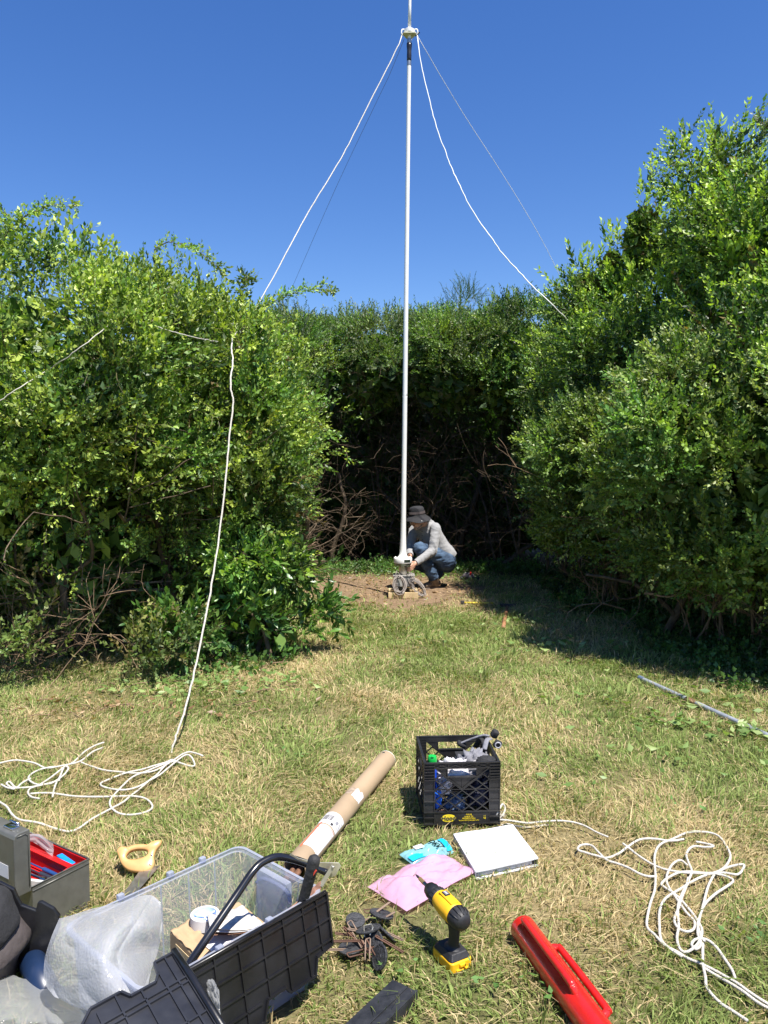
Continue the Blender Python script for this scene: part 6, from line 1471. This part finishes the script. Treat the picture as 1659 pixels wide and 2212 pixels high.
o = MB(); o.box((0, 0, 0), (.09, .012, .028), bev=.002); o = o.build('spirit_level', mat('white_level', (.7, .7, .68), .4), None); o.location = bw(-.19, .075, tz_ - .02); o.rotation_euler = (0, 0, math.radians(147 + 20)); tag(o, 'short white plastic bar at the near corner of the toolbox tray', 'bar')
o = MB(); o.box((0, 0, 0), (.10, .022, .012), bev=.003); o = o.build('plastic_tool', mat('azure_plastic', (.01, .25, .80), .35), None); o.location = bw(-.165, -.075, tz_ - .012); o.rotation_euler = (0, 0, math.radians(147 - 8)); tag(o, 'bright blue plastic tool handle by the clear bag in the toolbox', 'tool')
cw_ = [[bw(-.05, -.10, tz_ + .008), bw(.03, -.10, tz_ + .012), bw(.10, -.10, tz_ - .01)], [bw(-.10, -.07, tz_ + .012), bw(-.03, -.065, tz_ + .05), bw(.09, -.06, tz_ + .02)], [bw(-.13, -.045, tz_ + .004), bw(-.02, -.04, tz_ + .03), bw(.08, -.04, tz_ + .004)]]
o = surf(cw_, 30, 30, .012, 7, 4).build('zip_bag', FILM, None, smooth=True, loc=bw(0, -.07, tz_)); tag(o, 'small clear zip bag sticking out of the toolbox tray', 'bag')

# ---------------------------------------------------------------- hand saw
hs_ = H(303, 1885, .0); sw_ = thing('hand_saw', 'hand saw with light wooden closed handle and steel blade, left of the tote', 'saw', hs_)
WOOD = mat('beech_wood', (.58, .33, .13), .38, var=.10, scale=16, coat=.25)
# handle outline traced on a tilted plane (own frame), real thickness
ho = P(305, 1903, 2.90); ho.z = .062; hxv = Vector((.93, .28, .22)).normalized(); hyv = Vector((-.25, .72, .66)); hyv = (hyv - hxv * hyv.dot(hxv)).normalized(); hn = hxv.cross(hyv)
outl = [(-.082, .062), (-.060, .072), (-.045, .058), (-.02, .060), (.015, .052), (.040, .040), (.062, .048), (.088, .040), (.078, .022), (.062, .010), (.050, -.012), (.048, -.036), (.036, -.055), (.012, -.062), (-.02, -.048), (-.052, -.028), (-.072, .004), (-.078, .035)]
hole = [(-.050, .030), (-.030, .040), (.004, .034), (.030, .018), (.024, .002), (-.004, .0), (-.032, .006), (-.048, .016)]
def ringmesh(o_, h_, fn, t):
    "closed handle: outline o_ and hole h_ resampled to same count"
    N = 48
    def res(p_): 
        s_ = spline([Vector((a_, b_, 0)) for a_, b_ in p_], 6, closed=True); L_ = [0]
        for i in range(len(s_)): L_.append(L_[-1] + (s_[(i + 1) % len(s_)] - s_[i]).length)
        out = []
        for k in range(N):
            d__ = L_[-1] * k / N; i = max(j for j in range(len(s_)) if L_[j] <= d__); f_ = (d__ - L_[i]) / max(1e-9, L_[i + 1] - L_[i]); out.append(s_[i].lerp(s_[(i + 1) % len(s_)], f_))
        return out
    O, Hh = res(o_), res(h_)
    # align by nearest angle
    c_ = sum(Hh, Vector()) / N; ang = lambda p_: math.atan2(p_.y - c_.y, p_.x - c_.x)
    O.sort(key=ang); Hh.sort(key=ang); mb = MB(); vs = []; lay = ((O, t * .55, 1), (O, t, .86), (Hh, t, 1.16), (Hh, t * .6, 1.0), (Hh, -t * .6, 1.0), (Hh, -t, 1.16), (O, -t, .86), (O, -t * .55, 1))
    for P_, z, k in lay:
        for p_ in P_:
            q_ = p_ if k == 1 else (p_.lerp((O[P_.index(p_)] + Hh[P_.index(p_)]) / 2, .28)); vs.append(fn(q_.x, q_.y, z))
    m_ = len(lay); mb.add(vs, [(i * N + j, i * N + (j + 1) % N, ((i + 1) % m_) * N + (j + 1) % N, ((i + 1) % m_) * N + j) for i in range(m_) for j in range(N)]); return mb
fnh = lambda a_, b_, t: ho + hxv * a_ + hyv * b_ + hn * t
ringmesh(outl, hole, fnh, .013).build('handle', WOOD, sw_, world=True, smooth=True)
for a_, b_ in ((.034, -.040), (.044, -.006)):
    mb = MB(); mb.lathe([(.0045, .0), (.0045, .0148), (.003, .0156)], 14, fnh(a_, b_, 0), Matrix((hxv, hyv, hn)).transposed()); mb.build('screw', CHROME, sw_, world=True, smooth=True)
b0_ = fnh(.012, -.045, 0); bdir = (P(236, 1958, 2.62) - b0_); bdir.z = -.03; bdir.normalize(); wv = Vector((.90, .30, .10)).normalized()
mb = MB(); mb.prism([(0, -.030), (.34, -.012), (.34, .018), (0, .046)], lambda a_, b_, t: b0_ + bdir * a_ + wv * (b_ + .01) + Vector((0, -.001, .001)) * t * 1000 * .001, 0, 1.4); mb.build('blade', STEEL, sw_, world=True)

# ---------------------------------------------------------------- rubber discs and garden staples
discs = [((275, 785), .030, .012, (.2, .1), 'upper left of the pile'), ((370, 850), .038, .045, (-.35, .15), ''), ((490, 880), .040, .015, (.9, .3), ''), ((465, 740), .038, .012, (.25, -.2), ''), ((240, 985), .036, .004, (.1, 0), ''), ((455, 1050), .034, .02, (1.1, .4), ''), ((405, 940), .034, .02, (1.0, -.5), '')]
dl = ['small black rubber disc at the upper left of the pile of staples', 'black rubber disc with a square wire staple through it, on top of the pile', 'large black rubber disc leaning upright at the right of the pile', 'smooth grey black disc at the back of the staple pile, by the pink bag', 'black rubber disc lying flat at the near left of the pile', 'black rubber disc on edge at the near end of the pile', 'black rubber disc on edge in the middle of the pile, under the top one']
RUBB = mat('black_rubber', (.030, .031, .035), .6, var=.4, scale=50, bump=.5, bscale=160)
for i, ((x, y), r_, h_, rt_, _) in enumerate(discs):
    c_ = H(*Z3(x, y), h_ + .028); o = thing('rubber_disc', dl[i], 'disc', c_, 0, 'rubber discs in the staple pile'); o.rotation_euler = (rt_[0], rt_[1], i)
    mb = MB(); mb.lathe([(r_ * 1.08, -.002), (r_ * 1.12, 0), (r_ * 1.12, .004), (r_ * 1.08, .0055), (r_ * .95, .0055), (r_ * .94, .0045), (.006, .0045)], 32); mb.build('disc', RUBB, o, smooth=True, angle=40)
    mb = MB(); mb.lathe([(.004, .003), (.010, .004), (.010, .007), (.004, .007)], 16); mb.build('hub', RUBB, o, smooth=True, angle=40)
stl = thing('wire_staple', 'square bent pale wire staple on the topmost rubber disc', 'staple', H(*Z3(368, 845), .088))
mb = MB(); mb.tube([(-.012, -.010, -.02), (-.014, .006, .008), (.010, .014, .008), (.016, -.004, .008), (.006, -.016, -.01)], .0018, 6); mb.build('wire', ZINC, stl)
rods = [((350, 730), (530, 712)), ((520, 650), (290, 820)), ((185, 835), (395, 1040)), ((215, 800), (330, 1000)), ((60, 940), (330, 935)), ((40, 1000), (300, 1000)), ((230, 1050), (470, 990)), ((440, 850), (640, 940)), ((420, 900), (640, 1030)), ((350, 920), (345, 1090)), ((130, 880), (300, 905)), ((560, 720), (420, 800)), ((300, 890), (400, 1070)), ((220, 850), (520, 900))]
RW = [mat('rusty_wire', (.11, .055, .035), .85, metal=.0, var=.3), mat('dull_wire', (.20, .14, .10), .8, metal=.0, var=.2)]
for i, (a_, b_) in enumerate(rods):
    h_ = .036 + .007 * (i % 5); A0, B0 = H(*Z3(*a_), h_ + .012), H(*Z3(*b_), max(.006, h_ - .012)); dv = (B0 - A0).normalized(); sv = Vector((-dv.y, dv.x, .3)).normalized() * (.006 + .010 * (i % 3 == 0))
    mb = MB(); mb.tube([B0 - dv * .01, A0 + dv * .004, A0 + sv * .12, A0 + sv * .88, A0 + dv * .004 + sv, B0 + sv * .9 - dv * .008], .0022, 6)
    o = mb.build('garden_staple', RW[i % 2], None, smooth=True, loc=A0); tag(o, 'thin rusty U shaped garden staple in the pile beside the black discs', 'staple', 'rusty garden staples in the pile')
# ---------------------------------------------------------------- black slab at the bottom edge
s0, s1, s2 = H(850, 2114, .045), H(903, 2139, .045), H(745, 2212, .045); wv = (s1 - s0); lv = (s2 - s0).normalized() * .42
sb = thing('plastic_beam', 'flat black plastic beam lying on the grass at the bottom edge', 'beam', s0.xy.to_3d())
BEAM = mat('scuffed_black', (.018, .019, .022), .5, var=.3, scale=25, bump=.25, bscale=70)
mb = MB(); mb.prism([(0, 0), (1, 0), (1, 1), (0, 1)], lambda a_, b_, t: s0 + wv * a_ + lv * b_ + Vector((0, 0, t)), -.04, -.004); mb.build('beam', BEAM, sb, world=True, bevel=.002)
mb = MB(); mb.prism([(.0, .0), (.62, .0), (.62, 1), (.0, 1)], lambda a_, b_, t: s0 + wv * a_ + lv * (b_ + .01 * (b_ < .5)) + Vector((0, 0, t)), -.0042, .0); mb.prism([(.9, 0), (1, 0), (1, 1), (.9, 1)], lambda a_, b_, t: s0 + wv * a_ + lv * b_ + Vector((0, 0, t)), -.0042, .0); mb.build('raised_edge', BEAM, sb, world=True, bevel=.001)
# ================================================================ TOOLS FURTHER OFF
g0, g1 = H(1383, 1465, .02), H(1665, 1592, .02); gd = (g1 - g0).normalized()
pi_ = thing('metal_pipe', 'long grey galvanised pipe lying in the grass below the right hedge', 'pipe', g0.xy.to_3d())
PIPE = mat('galvanised', (.42, .45, .50), .45, metal=.5, var=.15, scale=20)
mb = MB(); mb.tube([g0, g0 + gd * .8, g0 + gd * 2.3], .0165, 18, cap=False); mb.tube([g0, g0 + gd * 2.3], .0145, 18, cap=False); mb.build('tube', PIPE, pi_, world=True, smooth=True)
mb = MB(); mb.tube([g0 - gd * .01, g0 + gd * .045], .0195, 18, cap=False); mb.build('coupling', mat('blue_collar', (.10, .14, .20), .5), pi_, world=True, smooth=True)
mb = MB(); mb.tube([g0 + gd * .52, g0 + gd * .62], [.0175, .0175], 18); mb.build('rust_band', RUST, pi_, world=True, smooth=True)
def hammer(name, label, a, b, hw, hr, rr, hm, mm, cat='hammer', head=True):
    A, B = H(*a, .025), H(*b, .025); d = (B - A).normalized(); s = Vector((-d.y, d.x, 0)); t = thing(name, label, cat, A.xy.to_3d())
    mb = MB(); mb.tube([A, A.lerp(B, .35), A.lerp(B, .8), B], [rr * .8, rr * .85, rr * 1.05, rr * 1.15], 12, sy=.75); mb.build('handle', hm, t, world=True, smooth=True)
    mb = MB(); mb.box(A, (hw, hr * 2, hr * 1.7), rot=(0, 0, math.atan2(s.y, s.x)), bev=hr * .4); mb.build('head', mm, t, world=True)
    return t
DST = mat('dark_iron', (.045, .040, .038), .6, metal=.5, var=.3)
hammer('sledgehammer', 'short sledgehammer with worn brown wooden handle, in the shade on the grass', (1096, 1309), (1087, 1356), .17, .028, .019, mat('old_handle', (.26, .12, .055), .7, var=.3, scale=30), DST)
hammer('mallet', 'yellow handled hammer lying on the soil edge right of the mast', (999, 1302), (1066, 1303), .10, .022, .017, mat('yellow_handle', (.62, .46, .03), .5, var=.1), DST)
pb_ = H(1012, 1252); po = thing('tool_pouch', 'small dark grey pouch with a red clip on the soil behind the man', 'pouch', pb_)
mb = MB(); mb.ball((0, 0, .045), (.085, .05, .055), 24, 14); mb.v = [(v[0] + .012 * nz(v[0] * 20, v[2] * 20, 1, 2), v[1], max(0, v[2] + .010 * nz(v[0] * 25, v[1] * 25, 1, 4))) for v in mb.v]; mb.build('pouch_body', mat('pouch_grey', (.10, .085, .09), .8, bump=.3, bscale=30), po, smooth=True)
mb = MB(); mb.ball((-.09, .01, .02), (.04, .04, .028), 14, 8); mb.ball((.12, .0, .02), (.05, .035, .03), 14, 8); mb.build('strap', CLB, po, smooth=True)
mb = MB(); mb.box((.02, -.035, .085), (.022, .03, .05), rot=(.3, .2, 0), bev=.005); mb.build('red_clip', mat('red_clip', (.70, .02, .02), .4), po)
# trailing shoots sticking out of the hedges against the sky
def shoot(label, pts, seed, T, leafp=.9, sc=1.0, pal=None, kind='shoot'):
    path = dpath(pts, 8, .004, seed); root = thing('arching_shoot', label, 'branch', path[0]); R = random.Random(seed)
    mb = MB(); n = len(path); mb.tube([p - path[0] for p in path], [.005 * (1 - .75 * i / n) for i in range(n)], 5, cap=False); mb.build('stem', mat('shoot_stem', (.16, .13, .05), .7), root)
    pos = []; D = []
    for i in range(2, n):
        t = (path[i] - path[i - 1]).normalized()
        for k in range(2):
            if R.random() < leafp:
                pos.append(tuple(path[i - 1].lerp(path[i], R.random()))); d = t * .9 + Vector((R.gauss(0, .5), R.gauss(0, .5), R.gauss(.25, .5))); D.append(tuple(d))
    co, fa, ti, mi = scatter(T, np.array(pos), np.array(D), RNG.uniform(.5 * sc, .95 * sc, len(pos)), pal or [G2, G3, GY], [2, 3, 1])
    co = co - np.array(path[0]); fast_mesh('leaves', co, fa, ti, [LEAF, LEAF], mi, root)
shoot('leafy shoot arching right from the left hedge, across the dark guy line', [(545, 690, 6.8), (575, 662, 6.75), (610, 642, 6.7), (650, 630, 6.7), (690, 625, 6.7), (722, 632, 6.7)], 1, T_MINI)
shoot('leafy shoot arching down to the right near the top of the left hedge', [(330, 540, 6.2), (370, 522, 6.1), (410, 535, 6.05), (445, 555, 6.0), (472, 580, 6.0)], 2, T_MINI)
shoot('long shoot arching over the top at the far left against the sky', [(0, 520, 5.9), (40, 478, 5.8), (80, 455, 5.75), (120, 442, 5.7), (165, 450, 5.7)], 3, T_MINI)
shoot('short shoot pointing left from the top left corner of the left hedge', [(60, 490, 5.8), (25, 470, 5.8), (-20, 440, 5.8)], 4, T_MINI)
shoot('upright sprig on the left hedge just left of the thick rope', [(520, 690, 6.6), (522, 650, 6.6), (526, 620, 6.6), (530, 602, 6.6)], 5, T_MINI, sc=1.2)
shoot('leafy branch of the laurel reaching right over the lawn', [(620, 1330, 6.3), (660, 1318, 6.35), (695, 1312, 6.4), (722, 1322, 6.4)], 6, T_BIG, .45, 1.1, [(.05, .12, .02), (.07, .15, .03), (.1, .19, .04)])
shoot('grey green shoot at the upper right corner against the sky', [(1600, 350, 6.5), (1640, 300, 6.4), (1655, 275, 6.35), (1640, 262, 6.3)], 7, T_MINI, pal=[G1, SIL, G4])
